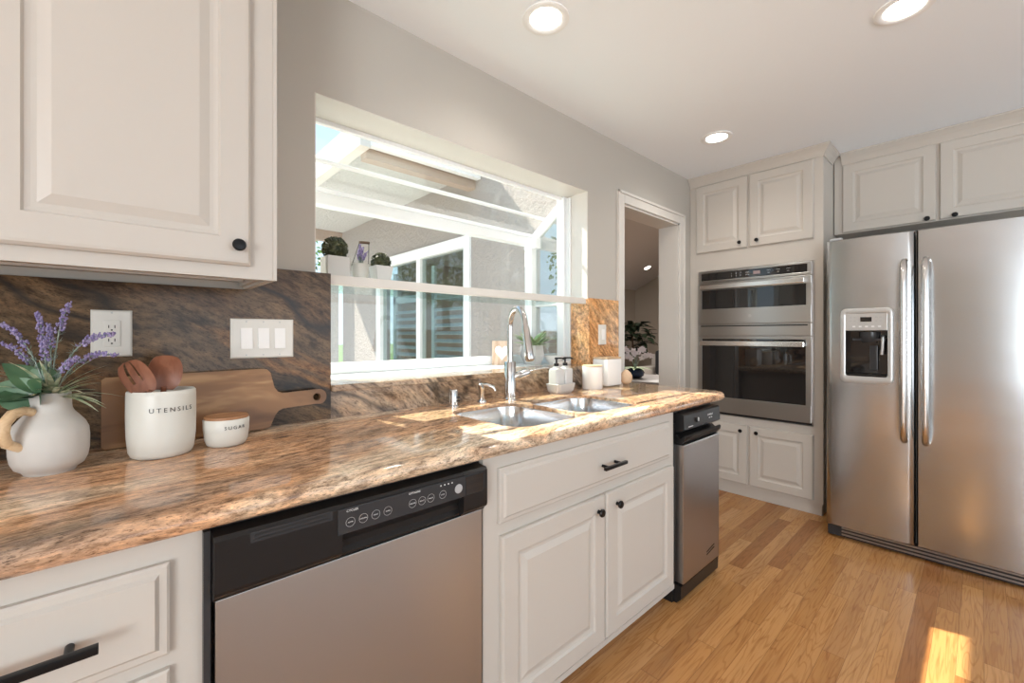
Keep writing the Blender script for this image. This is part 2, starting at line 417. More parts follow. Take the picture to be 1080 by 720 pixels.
M_bark = mat('bark', (0.12, 0.08, 0.055), 0.9)
M_linen = mat('sofa_fabric', (0.48, 0.44, 0.40), 0.95)
M_blackf = mat('black_fabric', (0.015, 0.015, 0.018), 0.9)
M_navy = mat('navy_glaze', (0.02, 0.035, 0.07), 0.15)
M_table = mat('table_top', (0.33, 0.31, 0.30), 0.35)
M_taupe = paint('taupe_paint', (0.40, 0.35, 0.295), 0.8, 0.05)
M_denc = paint('den_ceiling_paint', (0.56, 0.55, 0.56), 0.8, 0.04)
M_frost = mat('concrete_pot', (0.56, 0.55, 0.53), 0.8)
M_zinc = mat('zinc_bucket', (0.62, 0.60, 0.56), 0.5, 0.25)
M_shutter = mat('shutter_slat', (0.50, 0.56, 0.58), 0.6)
M_beam = paint('beam_paint', (0.42, 0.33, 0.27), 0.8)
M_room = mat('den_shade', (0.10, 0.11, 0.11), 0.9)

# ------------------------------------------------------------------ the room shell
YW, HC = 1.60, 2.45
WT = 0.16                                        # wall thickness
struct('floor', (-3.2, 9.0, -3.3, YW, -0.1, 0), M_oak)
struct('ceiling', (-3.2, 4.25, -3.3, YW + WT, HC, HC + 0.15), M_ceil)
wl = MB()
for x0, x1, z0, z1 in [(-3.2, -2.9, 0, HC), (-2.9, -1.1, 2.1, HC), (-1.1, 0.517, 0, HC), (0.517, 2.086, 0, 1.0), (0.517, 2.086, 2.062, HC),
                       (2.086, 2.46, 0, HC), (2.46, 3.235, 2.067, HC), (3.235, 4.25, 0, HC)]:
    wl.box(x0, x1, YW, YW + WT, z0, z1)
bmesh.ops.remove_doubles(wl.bm, verts=wl.bm.verts, dist=1e-5)
struct('wall_window', wl, M_wall)
struct('wall_far', (4.1, 4.25, -3.3, YW, 0, HC), M_wall)
wb = MB()
for x0, x1, z0, z1 in [(-3.2, 0.1, 0, HC), (0.1, 3.9, 0, 0.35), (0.1, 3.9, 2.3, HC), (3.9, 4.1, 0, HC)]: wb.box(x0, x1, -3.3, -3.15, z0, z1)
struct('wall_back', wb, M_wall)
wq = MB()
for y0, y1, z0, z1 in [(-3.15, -3.05, 0, HC), (-3.05, -0.95, 0, 0.35), (-3.05, -0.95, 2.3, HC), (-0.95, YW, 0, HC)]: wq.box(-3.35, -3.2, y0, y1, z0, z1)
struct('wall_left', wq, M_wall)

# reveal lining of the garden window: drywall returns painted white, granite below the shelf line
rv = MB()
rv.box(0.517, 2.086, YW + 0.001, YW + 0.18, 2.060, 2.066)
rv.box(2.082, 2.088, YW + 0.001, YW + 0.18, 1.415, 2.062)
rv.box(0.515, 0.521, YW + 0.001, YW + 0.18, 1.415, 2.062)
struct('trim_2', rv, M_trim)
# corner bead along the opening
# door casing
cs = MB()
for x0, x1, z0, z1 in [(2.386, 2.461, 0, 2.142), (3.235, 3.310, 0, 2.142), (2.461, 3.235, 2.067, 2.142)]:
    cs.box(x0, x1, YW - 0.014, YW + 0.0, z0, z1, 0.004)
for x0, x1, z0, z1 in [(2.386, 2.404, 0, 2.142), (3.292, 3.310, 0, 2.142), (2.386, 3.310, 2.124, 2.142)]:
    cs.box(x0, x1, YW - 0.022, YW - 0.012, z0, z1, 0.003)
cs.box(2.461, 2.475, YW, YW + WT, 0, 2.067); cs.box(3.221, 3.235, YW, YW + WT, 0, 2.067); cs.box(2.461, 3.235, YW, YW + WT, 2.053, 2.067)
struct('trim_1', cs, M_trim)

# ------------------------------------------------------------------ garden window (frame, panes)
win = thing('window_1', None, None, (1.3, YW + 0.18, 1.02), kind='structure')
YF, XL, XR = 2.05, 0.54, 2.07
ZT, ZH = 2.05, 1.865                             # top of the slope, height of the front head
fr = MB()
fr.box(XL - 0.03, XR + 0.03, YW + 0.165, YF + 0.04, 0.985, 1.018)            # seat board
fr.box(XL, XR, YF - 0.03, YF + 0.03, 1.018, 1.068, 0.004)                    # front bottom rail
fr.box(XL, XR, YF - 0.035, YF + 0.03, ZH - 0.075, ZH, 0.006)                 # front head
fr.box(XL, XR, YF - 0.045, YF - 0.033, ZH - 0.022, ZH - 0.002, 0.002)
fr.box(XR - 0.045, XR + 0.01, YF - 0.035, YF + 0.03, 1.018, ZH, 0.004)       # right corner post
fr.box(XL - 0.01, XL + 0.045, YF - 0.035, YF + 0.03, 1.018, ZH, 0.004)
fr.box(XR - 0.02, XR + 0.014, YW + 0.16, YW + 0.215, 1.018, 2.062, 0.003)    # wall stile right
fr.box(XL - 0.02, XL + 0.01, YW + 0.16, YW + 0.215, 1.018, 2.062, 0.003)
fr.box(XL, XR, YW + 0.175, YW + 0.20, 2.042, 2.064, 0.003)                    # top rail at the wall
for X in (XR - 0.018, XL - 0.012):                                            # side rails
    fr.box(X, X + 0.03, YW + 0.2, YF, 1.018, 1.062, 0.003)
    fr.box(X, X + 0.03, YW + 0.2, YF, 1.385, 1.418, 0.002)
    fr.prism([(YW + 0.19, 2.045), (YF + 0.02, ZH - 0.02), (YF + 0.02, ZH - 0.09), (YW + 0.19, 1.975)], lambda u, v, d: (d, u, v), X, X + 0.032)
struct('window_frame', fr, M_white, win)
fr = MB().box(XR - 0.05, XR + 0.0135, YF - 0.075, YF + 0.031, ZH - 0.095, ZH - 0.001, 0.003)
struct('window_frame', fr, M_white, win)
def slope(y): return ZT + (ZH - ZT) * (y - (YW + 0.19)) / (YF - (YW + 0.19))
gb = MB(); ym = YW + 0.19 + 0.13  # thin bar added to draw the pale line across the roof glass
gb.prism([(ym, slope(ym) + 0.002), (ym + 0.010, slope(ym + 0.010) + 0.002), (ym + 0.010, slope(ym + 0.010) - 0.010), (ym, slope(ym) - 0.010)], lambda u, v, d: (d, u, v), XL, XR)
struct('roof_glass_line', gb, M_white, win)
def pane(name, b, m, par): 
    o = MB().box(*b).build(name, m, par); o['kind'] = 'structure'; return o
pane('front_pane', (XL + 0.04, XR - 0.04, YF - 0.002, YF + 0.002, 1.06, ZH - 0.07), M_glass, win)
MB().prism([(YW + 0.19, ZT - 0.004), (YF, ZH - 0.004), (YF, ZH), (YW + 0.19, ZT)], lambda u, v, d: (d, u, v), XL, XR).build('roof_pane', M_glass, win)['kind'] = 'structure'
for X, m in ((XR - 0.004, M_glassr), (XL, M_glass)):
    MB().prism([(YW + 0.21, 1.05), (YF - 0.02, 1.05), (YF - 0.02, ZH - 0.05), (YW + 0.21, ZT - 0.06)], lambda u, v, d: (d, u, v), X, X + 0.004).build('side_pane', m, win)['kind'] = 'structure'
# window stops: ribbed track on the right reveal
tr = MB()
for k in range(3): tr.box(2.066, 2.080, YW + 0.125 + k * 0.012, YW + 0.131 + k * 0.012, 1.02, 2.05)
struct('track', tr, M_white, win)

# glass shelf with a white front rail
sh = thing('window_shelf', 'glass shelf with white front edge spanning the garden window', 'shelf', (1.3, 1.8, 1.385))
box('glass_panel', (0.545, 2.055, YW + 0.03, YF - 0.04, 1.392, 1.402), M_shelf, sh)
box('front_rail', (0.523, 2.080, YW + 0.004, YW + 0.034, 1.385, 1.420), M_trim, sh, 0.002)

# ------------------------------------------------------------------ granite: splash slabs, apron, sill, worktop
spl = MB().box(-1.05, 0.316, YW - 0.018, YW, 0.9, 1.344).box(0.316, 0.567, YW - 0.018, YW, 0.9, 1.42)
tag(spl.build('backsplash', M_spl, None, origin=(-0.2, YW, 0.9)), 'dark brown veined granite backsplash slab left of the window', 'backsplash')
apr = MB().box(0.567, 2.086, YW - 0.018, YW, 0.9, 0.997)
tag(apr.build('backsplash', M_spl3, None, origin=(1.3, YW, 0.9)), 'low granite backsplash strip below the window sill behind the faucet', 'backsplash')
sr = MB().box(2.086, 2.384, YW - 0.018, YW, 0.9, 1.42).box(2.074, 2.0815, YW - 0.0185, YW + 0.12, 1.019, 1.414)
tag(sr.build('backsplash', M_spl2, None, origin=(2.2, YW, 0.9)), 'orange granite backsplash slab between window and doorway', 'backsplash')
sl = MB().box(0.567, 2.086, YW - 0.034, YW + 0.16, 0.997, 1.0195, 0.004)
tag(sl.build('window_sill', M_spl3, None, origin=(1.3, YW, 1.0)), 'granite ledge at the foot of the garden window', 'window sill')

def rounded(x0, x1, y0, y1, r, n=6, corners=(1, 1, 1, 1)):
    P = []
    for (cx, cy, a0, k) in ((x0 + r, y0 + r, PI, 0), (x1 - r, y0 + r, 1.5 * PI, 1), (x1 - r, y1 - r, 0, 2), (x0 + r, y1 - r, 0.5 * PI, 3)):
        if not corners[k]:
            P.append(((x0, y0), (x1, y0), (x1, y1), (x0, y1))[k]); continue
        for i in range(n + 1):
            a = a0 + i * PI / 2 / n; P.append((cx + r * math.cos(a), cy + r * math.sin(a)))
    return P
YE, ZC = 0.905, 0.90
YB = YW - 0.019
BL = (0.940, 1.300, 0.995, 1.42); BR = (1.322, 1.720, 1.005, 1.375)          # bowl openings
def worktop():
    bm = bmesh.new()
    def off(d):                                                               # outline moved inwards by d
        return [(-1.05, YE + d), ] + [(2.41 - 0.09 + (0.09 - d) * math.sin(i * PI / 16), YE + 0.09 - (0.09 - d) * math.cos(i * PI / 16)) for i in range(9)] + [(2.41 - d, YB), (-1.05, YB)]
    R = 0.021; rings = []
    zs = [(R, ZC), (R * 0.5, ZC - R * 0.14), (R * 0.14, ZC - R * 0.5), (0, ZC - R), (R * 0.14, ZC - R * 1.5), (R * 0.5, ZC - R * 1.86), (R, ZC - 2 * R)]
    for d, z in zs: rings.append([bm.verts.new((x, y, z)) for x, y in off(d)])
    n = len(rings[0])
    for a, b in zip(rings, rings[1:]):
        for i in range(n): bm.faces.new((a[i], a[(i + 1) % n], b[(i + 1) % n], b[i]))
    for z_ring, z in ((rings[0], ZC), (rings[-1], ZC - 2 * R)):
        es = [bm.edges.get((z_ring[i], z_ring[(i + 1) % n])) for i in range(n)]
        for (a0, a1, b0, b1) in (BL, BR):
            vs = [bm.verts.new((x, y, z)) for x, y in rounded(a0, a1, b0, b1, 0.09, 8)]
            es += [bm.edges.new((vs[i], vs[(i + 1) % len(vs)])) for i in range(len(vs))]
        bmesh.ops.triangle_fill(bm, edges=es, use_beauty=True)
    bm.verts.ensure_lookup_table()
    for (a0, a1, b0, b1) in (BL, BR):                                         # inner walls of the cut-outs
        P = rounded(a0, a1, b0, b1, 0.09, 8)
        def find(x, y, z): return min(bm.verts, key=lambda v: (v.co - Vector((x, y, z))).length)
        T = [find(x, y, ZC) for x, y in P]; B = [find(x, y, ZC - 2 * R) for x, y in P]
        for i in range(len(P)):
            j = (i + 1) % len(P)
            try: bm.faces.new((T[i], T[j], B[j], B[i]))
            except ValueError: pass
    m = MB(); m.merge(bm); return m
wt = worktop().build('worktop', M_gran, None, smooth=True, origin=(0.6, 1.25, 0.858), sharp=35)
tag(wt, 'long polished brown and cream granite worktop with a rounded front edge', 'countertop')

# sink: two stainless bowls under the cut-outs
sk = thing('sink', 'stainless undermount double bowl sink set in the granite worktop', 'sink', (1.33, 1.2, 0.68))
for (a0, a1, b0, b1), dp in ((BL, 0.19), (BR, 0.17)):
    m = MB(); rings = []
    for d, z in [(0.001, 0.886), (0.003, 0.887), (0.004, 0.884), (0.008, 0.857 - dp * 0.5), (0.012, 0.875 - dp), (0.025, 0.862 - dp), (0.05, 0.857 - dp)]:
        rings.append([(x, y, z) for x, y in rounded(a0 + d, a1 - d, b0 + d, b1 - d, max(0.09 - d, 0.03), 8)])
    m.loops(rings, close_back=False)
    bo = m.build('bowl', M_sink, sk, smooth=True, sharp=60)
    cx, cy = (a0 + a1) / 2, (b0 + b1) / 2 + 0.05
    MB().lathe([(0.044, 0), (0.042, 0.003), (0.03, 0.001), (0.0, 0.0005)], (cx, cy, 0.8575 - dp), 20).build('drain', M_chrome, bo, smooth=True)

# ------------------------------------------------------------------ cabinet fronts
FS = lambda u, z, d, face: (u, face - d, z)       # cabinets on the window wall, facing -Y
FW = lambda u, z, d, face: (face - d, u, z)       # cabinets on the far wall, facing -X
RAISED = [(0, 0), (0, .012), (.005, .019), (.058, .019), (.063, .013), (.070, .011), (.077, .011), (.097, .018), (.101, .018)]
SLAB = [(0, 0), (0, .010), (.004, .0125), (.014, .013), (.020, .019)]
def front(F, face, u0, u1, z0, z1, prof):
    m = MB(); lim = min(u1 - u0, z1 - z0) / 2 - 0.006; k = min(1, lim / prof[-1][0])
    rings = []
    for i, d in prof:
        i *= k; rings.append([F(a, b, d, face) for a, b in ((u0 + i, z0 + i), (u1 - i, z0 + i), (u1 - i, z1 - i), (u0 + i, z1 - i))])
    return m.loops(rings)
def knob(F, face, u, z, par, s=1.0):
    ax = 'y' if F is FS else 'x'
    m = MB().lathe([(0.0, 0.0), (0.008 * s, 0), (0.006 * s, 0.012 * s), (0.0155 * s, 0.016 * s), (0.016 * s, 0.021 * s), (0.013 * s, 0.025 * s), (0.0, 0.0265 * s)],
                   F(u, z, 0, face), 20, axis=ax)
    return m.build('knob', M_black, par, smooth=True)
def bar_pull(F, face, u0, u1, z, par, legs, r=0.006):
    m = MB(); c = 0.032
    a = [F(u0, z - r, c - r, face), F(u1, z + r, c + r, face)]
    m.box(min(a[0][0], a[1][0]), max(a[0][0], a[1][0]), min(a[0][1], a[1][1]), max(a[0][1], a[1][1]), min(a[0][2], a[1][2]), max(a[0][2], a[1][2]), 0.001)
    for u in legs: m.cyl(F(u, z, -0.001, face), F(u, z, c, face), r * 0.95, 14)
    return m.build('handle', M_black, par, smooth=True)
def door_front(name, F, face, u0, u1, z0, z1, par, prof=RAISED, label=None):
    o = front(F, face, u0, u1, z0, z1, prof).build(name, M_cab, par)
    if label: o['label'] = label
    return o

# upper cabinet left
uc = thing('upper_cabinet', 'large off white wall cabinet with raised panel door left of the window', 'cabinet', (-0.2, 1.45, 1.345))
m = MB(); X0, X1 = -0.92, 0.315
m.box(X0, X1, 1.31, YW - 0.001, 1.372, HC - 0.002)                           # carcass with a recessed underside
m.box(X0, X1, 1.285, 1.31, 1.345, HC - 0.002)                                # face frame
m.box(X1 - 0.018, X1, 1.31, YW - 0.001, 1.345, 1.372); m.box(X1 - 0.03, X1 - 0.018, 1.31, YW - 0.02, 1.352, 1.372)
m.box(X0, X0 + 0.018, 1.31, YW - 0.001, 1.345, 1.372)
m.box(X1 - 0.007, X1 + 0.002, 1.281, 1.286, 1.345, HC - 0.002)
m.box(-0.3, 0.28, 1.50, 1.53, 1.360, 1.3725)
m.build('cabinet_body', M_cab, uc)
for a, b, k in ((-0.205, 0.254, 0.2245), (-0.68, -0.221, -0.65)):
    d = door_front('door', FS, 1.285, a, b, 1.377, 2.38, uc, [(0, 0), (0, .012), (.006, .018), (.012, .019), (.066, .019), (.070, .013), (.079, .011), (.087, .011), (.108, .018), (.112, .018)])
    knob(FS, 1.266, k, 1.424, d, 0.95)

# base cabinet left
bl = thing('base_cabinet', 'off white base cabinet with wide drawer left of the dishwasher', 'cabinet', (-0.3, 1.2, 0))
m = MB().box(-1.04, 0.112, 0.94, YW - 0.02, 0.10, 0.857).box(-1.04, 0.112, 1.0, YW - 0.02, 0, 0.10)
m.build('cabinet_body', M_cab, bl)
for z0, z1 in ((0.66, 0.815), (0.40, 0.635), (0.13, 0.375)):
    d = door_front('drawer', FS, 0.94, -0.53, 0.066, z0, z1, bl, SLAB)
    bar_pull(FS, 0.921, -0.235, -0.020, (z0 + z1) / 2 - 0.004, d, (-0.20, -0.052))
d = door_front('door', FS, 0.94, -1.0, -0.56, 0.13, 0.815, bl)
knob(FS, 0.921, -0.6, 0.77, d)

# ------------------------------------------------------------------ dishwasher
dw = thing('dishwasher', 'stainless dishwasher with a black control panel beside the sink cabinet', 'dishwasher', (0.43, 1.2, 0))
DX0, DX1 = 0.124, 0.732
MB().box(0.115, 0.741, 0.945, YW - 0.05, 0.09, 0.852).box(0.14, 0.72, 1.0, 1.1, 0, 0.09).build('tub', M_dark, dw)
box('door_panel', (DX0 + 0.004, DX1 - 0.004, 0.915, 0.945, 0.105, 0.7285), M_steel, dw, 0.001)
m = MB()
prof = [(0.945, 0.730), (0.918, 0.730), (0.914, 0.738), (0.922, 0.748), (0.922, 0.762), (0.898, 0.790), (0.898, 0.840), (0.903, 0.846), (0.945, 0.848)]
m.prism([(y, z) for y, z in prof], lambda u, v, d: (d, u, v), 0.345, 0.655)
prof2 = [(0.945, 0.730), (0.912, 0.730), (0.908, 0.736), (0.898, 0.744), (0.896, 0.750), (0.896, 0.840), (0.902, 0.847), (0.945, 0.848)]
m.prism(prof2, lambda u, v, d: (d, u, v), DX0, 0.345); m.prism(prof2, lambda u, v, d: (d, u, v), 0.655, DX1)
cp = m.build('control_panel', M_blackp, dw)
m = MB().box(0.335, 0.722, 0.8945, 0.8975, 0.786, 0.838, 0.001).build('touch_strip', M_charc, cp)
box('vent_frame', (0.178, 0.325, 0.8950, 0.8965, 0.822, 0.841), M_charc, cp)
box('vent_slot', (0.185, 0.318, 0.8945, 0.8965, 0.826, 0.829), M_dark, cp)
box('vent_slot', (0.185, 0.318, 0.8945, 0.8965, 0.834, 0.837), M_dark, cp)
box('display', (0.660, 0.716, 0.893, 0.8948, 0.789, 0.836), M_gloss, cp)
YP = 0.8943
def dwt(t, s, x, z, n='lettering'): return lettering(n, t, s, M_print, cp, lambda u, v, d: (x + u, YP - d, z + v), 0.0002)
dwt('CYCLES', 0.0065, 0.365, 0.832); dwt('OPTIONS', 0.0065, 0.512, 0.832)
for i, x in enumerate((0.361, 0.389, 0.417, 0.445, 0.507, 0.532, 0.556, 0.590)):
    rg = MB(); rg.tube([(x + 0.0095 * math.cos(a * PI / 12), YP, 0.808 + 0.0095 * math.sin(a * PI / 12)) for a in range(25)], 0.0004, 5)
    rg.build('button_ring', M_grey, cp)
    dwt(('AUTO', 'NORMAL', 'LIGHT', 'RINSE', 'HEATED', 'BOOST', 'DELAY', 'LOCK')[i], 0.0036, x, 0.808)
for i in range(4): MB().box(0.583 + i * 0.011, 0.586 + i * 0.011, YP - 0.0003, YP + 0.0003, 0.829, 0.832).build('indicator', M_print, cp)
for i in range(5): dwt(('45', '60', 'DRY', 'WASH', 'CLEAN')[i], 0.0045, 0.70, 0.831 - i * 0.0085)
MB().lathe([(0, 0), (0.0115, 0), (0.0115, 0.0008), (0, 0.001)], (0.637, YP, 0.811), 20, axis='y').build('start_button', M_grey, cp)
box('side_strip', (0.112, 0.1225, 0.925, 0.96, 0.1, 0.852), M_charc, dw)

# ------------------------------------------------------------------ sink base cabinet
sc = thing('base_cabinet', 'off white sink base cabinet with two knobbed doors under the sink', 'cabinet', (1.28, 1.2, 0))
m = MB()
m.box(0.744, 1.828, 0.93, 0.95, 0.075, 0.857); m.box(0.744, 0.762, 0.95, 1.54, 0.075, 0.857); m.box(1.81, 1.828, 0.95, 1.54, 0.075, 0.857)
m.box(0.762, 1.81, 0.95, 1.54, 0.075, 0.095); m.box(0.762, 1.81, 1.525, 1.54, 0.095, 0.64)
m.box(0.744, 1.828, 0.985, 1.0, 0, 0.075); m.box(0.744, 1.828, 0.924, 0.931, 0.072, 0.092)
m.build('cabinet_body', M_cab, sc)
d = door_front('drawer', FS, 0.93, 0.795, 1.775, 0.665, 0.822, sc, SLAB)
bar_pull(FS, 0.911, 1.243, 1.377, 0.735, d, (1.272, 1.348), 0.0055)
for a, b, k in ((0.803, 1.290, 1.248), (1.302, 1.80, 1.362)):
    d = door_front('door', FS, 0.93, a, b, 0.105, 0.628, sc)
    knob(FS, 0.911, k, 0.578, d, 0.9)
struct('baseboard_window', (2.262, 2.3, 0.96, YW - 0.02, 0, 0.855), M_cab)

# ------------------------------------------------------------------ trash compactor
tcx = thing('trash_compactor', 'narrow stainless trash compactor with black controls at the worktop end', 'compactor', (2.05, 1.2, 0))
CX0, CX1 = 1.860, 2.246
MB().box(1.842, 2.252, 0.945, 1.5, 0.03, 0.852).box(1.835, 1.862, 0.938, 1.0, 0, 0.80).build('housing', M_blackp, tcx)
m = MB(); m.prism([(0.945, 0.762), (0.905, 0.766), (0.893, 0.775), (0.897, 0.838), (0.905, 0.845), (0.945, 0.847)], lambda u, v, d: (d, u, v), CX0, CX1)
cp = m.build('control_panel', M_blackp, tcx)
m = MB(); m.lathe([(0.012, 0), (0.011, 0.006), (0, 0.007)], (1.985, 0.894, 0.807), 16, axis='y')
kn = m.build('dial', M_blackp, cp, smooth=True)
MB().box(1.983, 1.987, 0.884, 0.888, 0.802, 0.818).build('pointer', M_print, kn)
lettering('lettering', 'COMPACT', 0.012, M_print, cp, lambda u, v, d: (2.13 + u, 0.8935 - d + (v) * 0.05, 0.814 + v), 0.0003)
lettering('lettering', 'ON   OFF', 0.008, M_print, cp, lambda u, v, d: (2.13 + u, 0.8925 - d, 0.800 + v), 0.0003)
box('indicator', (1.90, 1.945, 0.8925, 0.8935, 0.783, 0.786), M_print, cp)
m = MB(); m.prism([(0.935, 0.705), (0.912, 0.705), (0.905, 0.712), (0.893, 0.726), (0.889, 0.742), (0.895, 0.748), (0.912, 0.732), (0.935, 0.75)], lambda u, v, d: (d, u, v), CX0, CX1)
m.build('handle', M_blackp, tcx)
dp = MB().box(CX0, CX1, 0.898, 0.944, 0.085, 0.705, 0.004).build('drawer_front', M_steeld, tcx)
for i in range(2): MB().prism([(0, 0), (0.085, 0.012), (0.085, 0.016), (0, 0.004)], lambda u, v, d: (2.10 + u, d, 0.150 - 0.014 * i + v), 0.8965, 0.8985).build('vent_slot', M_dark, dp)
m = MB(); m.prism([(0.95, 0.0), (0.925, 0.0), (0.905, 0.02), (0.902, 0.078), (0.95, 0.08)], lambda u, v, d: (d, u, v), CX0 - 0.012, CX1)
m.build('foot_pedal', M_blackp, tcx)

# ------------------------------------------------------------------ tall oven cabinet
XB = 3.43
tall = thing('tall_cabinet', 'tall off white cabinet housing the double wall oven', 'cabinet', (3.75, 1.15, 0))
m = MB()
y0, y1 = 0.705, YW - 0.002
m.box(XB, 4.099, y0, y1, 1.70, HC - 0.002); m.box(XB, 4.099, y0, y1, 0.075, 0.588)
m.box(XB, 4.099, y0, 0.758, 0.588, 1.70); m.box(XB, 4.099, 1.522, y1, 0.588, 1.70); m.box(4.0, 4.099, 0.758, 1.522, 0.588, 1.70)
m.box(XB + 0.012, 4.099, y0 + 0.008, y1, 0, 0.075)
m.build('cabinet_body', M_cab, tall)
def crown(m, face, ya, yb, z1, out=0.05, h=0.07, side=None):
    P = [(0, z1 - h), (-0.006, z1 - h), (-0.010, z1 - h + 0.012), (-out * 0.5, z1 - h * 0.5), (-out + 0.006, z1 - 0.014), (-out, z1 - 0.010), (-out, z1), (0, z1)]
    n = len(P); a = []; b = []; c = []
    for dx, z in P:
        a.append(m.bm.verts.new((face + dx, yb, z)))
        b.append(m.bm.verts.new((face + dx, ya + (dx if side else 0), z)))
        if side: c.append(m.bm.verts.new((side, ya + dx, z)))
    for i in range(n - 1):
        m.bm.faces.new((a[i], a[i + 1], b[i + 1], b[i]))
        if side: m.bm.faces.new((b[i], b[i + 1], c[i + 1], c[i]))
    m.bm.faces.new(a[::-1]); m.bm.faces.new((c if side else b))
    return m
crown(MB(), XB, y0, y1 - 0.001, HC - 0.001, 0.046, 0.07, side=XB + 0.24).build('crown_moulding', M_cab, tall)
for a, b, k in ((1.166, 1.545, 1.214), (0.757, 1.152, 1.098)):
    d = door_front('door', FW, XB, a, b, 1.845, 2.372, tall); knob(FW, XB - 0.019, k, 1.886, d, 0.85)
for a, b, k in ((1.166, 1.545, 1.208), (0.757, 1.152, 1.100)):
    d = door_front('door', FW, XB, a, b, 0.098, 0.532, tall); knob(FW, XB - 0.019, k, 0.490, d, 0.85)

# double oven
ov = thing('double_oven', 'stainless double wall oven with microwave above set in the tall cabinet', 'oven', (3.6, 1.14, 0.6))
OY0, OY1 = 0.765, 1.518
box('oven_housing', (XB + 0.001, 3.98, 0.762, 1.520, 0.592, 1.694), M_dark, ov)
box('trim_flange', (XB - 0.010, XB + 0.0, 0.757, 1.526, 0.594, 1.696), M_steeld, ov)
XO = XB - 0.035
def frame4(m, x, xb, ya, yb, za, zb, t, tb=None, tt=None):
    tb = tb or t; tt = tt or t
    m.box(x, xb, ya, yb, za, za + tb, 0.002); m.box(x, xb, ya, yb, zb - tt, zb, 0.002)
    m.box(x, xb, ya, ya + t, za + tb, zb - tt, 0.0); m.box(x, xb, yb - t, yb, za + tb, zb - tt, 0.0)
    return m
cp = frame4(MB(), XO + 0.004, XB - 0.01, OY0, OY1, 1.606, 1.692, 0.022, 0.016, 0.014).build('control_panel', M_steel, ov)
MB().box(XO + 0.008, XB - 0.01, OY0 + 0.022, OY1 - 0.022, 1.622, 1.678).build('control_glass', M_gloss, cp)
XT = XO + 0.0078
def ovt(t, s, y, z): return lettering('lettering', t, s, M_print, cp, lambda u, v, d: (XT - d, y - u, z + v), 0.0002)
for i, t in enumerate(('1', '2', '3')):
    for r in range(2): ovt(str(i + 1 + 3 * r), 0.013, 1.27 - i * 0.032, 1.660 - r * 0.018)
ovt('BAKE', 0.009, 1.16, 1.659); ovt('BROIL', 0.009, 1.16, 1.641)
for i in range(3): ovt('START', 0.007, 1.02 - i * 0.06, 1.659); ovt('OFF', 0.007, 1.02 - i * 0.06, 1.642)
MB().box(XT - 0.0006, XT + 0.0006, 1.075, 1.12, 1.640, 1.664).build('display', mat('clock_display', (0.30, 0.22, 0.22), 0.2), cp)
# upper (microwave) door
dm = frame4(MB(), XO, XB - 0.01, OY0, OY1, 1.285, 1.600, 0.028, 0.115, 0.055).build('oven_door', M_steel, ov)
MB().box(XO + 0.003, XB - 0.012, OY0 + 0.028, OY1 - 0.028, 1.400, 1.545).build('door_glass', M_gloss, dm)
hb = MB().box(XO - 0.045, XO - 0.03, OY0 + 0.03, OY1 - 0.03, 1.548, 1.582, 0.004)
for y in (OY0 + 0.045, OY1 - 0.045): hb.box(XO - 0.032, XO + 0.002, y - 0.012, y + 0.012, 1.553, 1.577, 0.002)
hb.build('handle', M_handle, dm)
# vent strip
vs = MB().box(XO + 0.006, XB - 0.01, OY0, OY1, 1.195, 1.278, 0.002).build('vent_strip', M_steel, ov)
MB().box(XO + 0.004, XO + 0.0075, OY0 + 0.02, OY1 - 0.02, 1.263, 1.271).build('vent_slot', M_dark, vs)
MB().lathe([(0, 0), (0.011, 0), (0.011, 0.001), (0, 0.0015)], (XO - 0.0005, 1.141, 1.340), 16, axis='x').build('round_emblem', M_silver, dm)
# lower door
dl = frame4(MB(), XO, XB - 0.01, OY0, OY1, 0.612, 1.188, 0.030, 0.115, 0.02).build('oven_door', M_steel, ov)
MB().box(XO + 0.003, XB - 0.012, OY0 + 0.030, OY1 - 0.030, 0.727, 1.168).build('door_glass', M_gloss, dl)
hb = MB().box(XO - 0.048, XO - 0.032, OY0 + 0.03, OY1 - 0.03, 1.118, 1.154, 0.004)
for y in (OY0 + 0.045, OY1 - 0.045): hb.box(XO - 0.034, XO + 0.002, y - 0.012, y + 0.012, 1.124, 1.148, 0.002)
hb.build('handle', M_handle, dl)
# racks dimly visible are left to the glass reflection; black gap under the door
box('toe_gap', (XB - 0.022, XB - 0.0101, OY0, OY1, 0.596, 0.610), M_dark, ov)

# cabinet over the fridge
of = thing('upper_cabinet', 'off white wall cabinet above the refrigerator', 'cabinet', (3.9, 0.1, 1.92))
XU = 3.72
m = MB(); m.box(XU, 4.099, -0.75, 0.700, 1.90, HC - 0.002)
m.box(XU - 0.002, XU + 0.01, 0.672, 0.700, 1.9, HC - 0.07)
m.build('cabinet_body', M_cab, of)
crown(MB(), XU, -0.75, 0.658, HC - 0.001, 0.05, 0.075).build('crown_moulding', M_cab, of)
for a, b, k in ((0.188, 0.652, 0.228), (-0.30, 0.173, 0.108), (-0.74, -0.315, -0.69)):
    d = door_front('door', FW, XU, a, b, 1.905, 2.372, of); knob(FW, XU - 0.019, k, 1.918, d, 0.9)

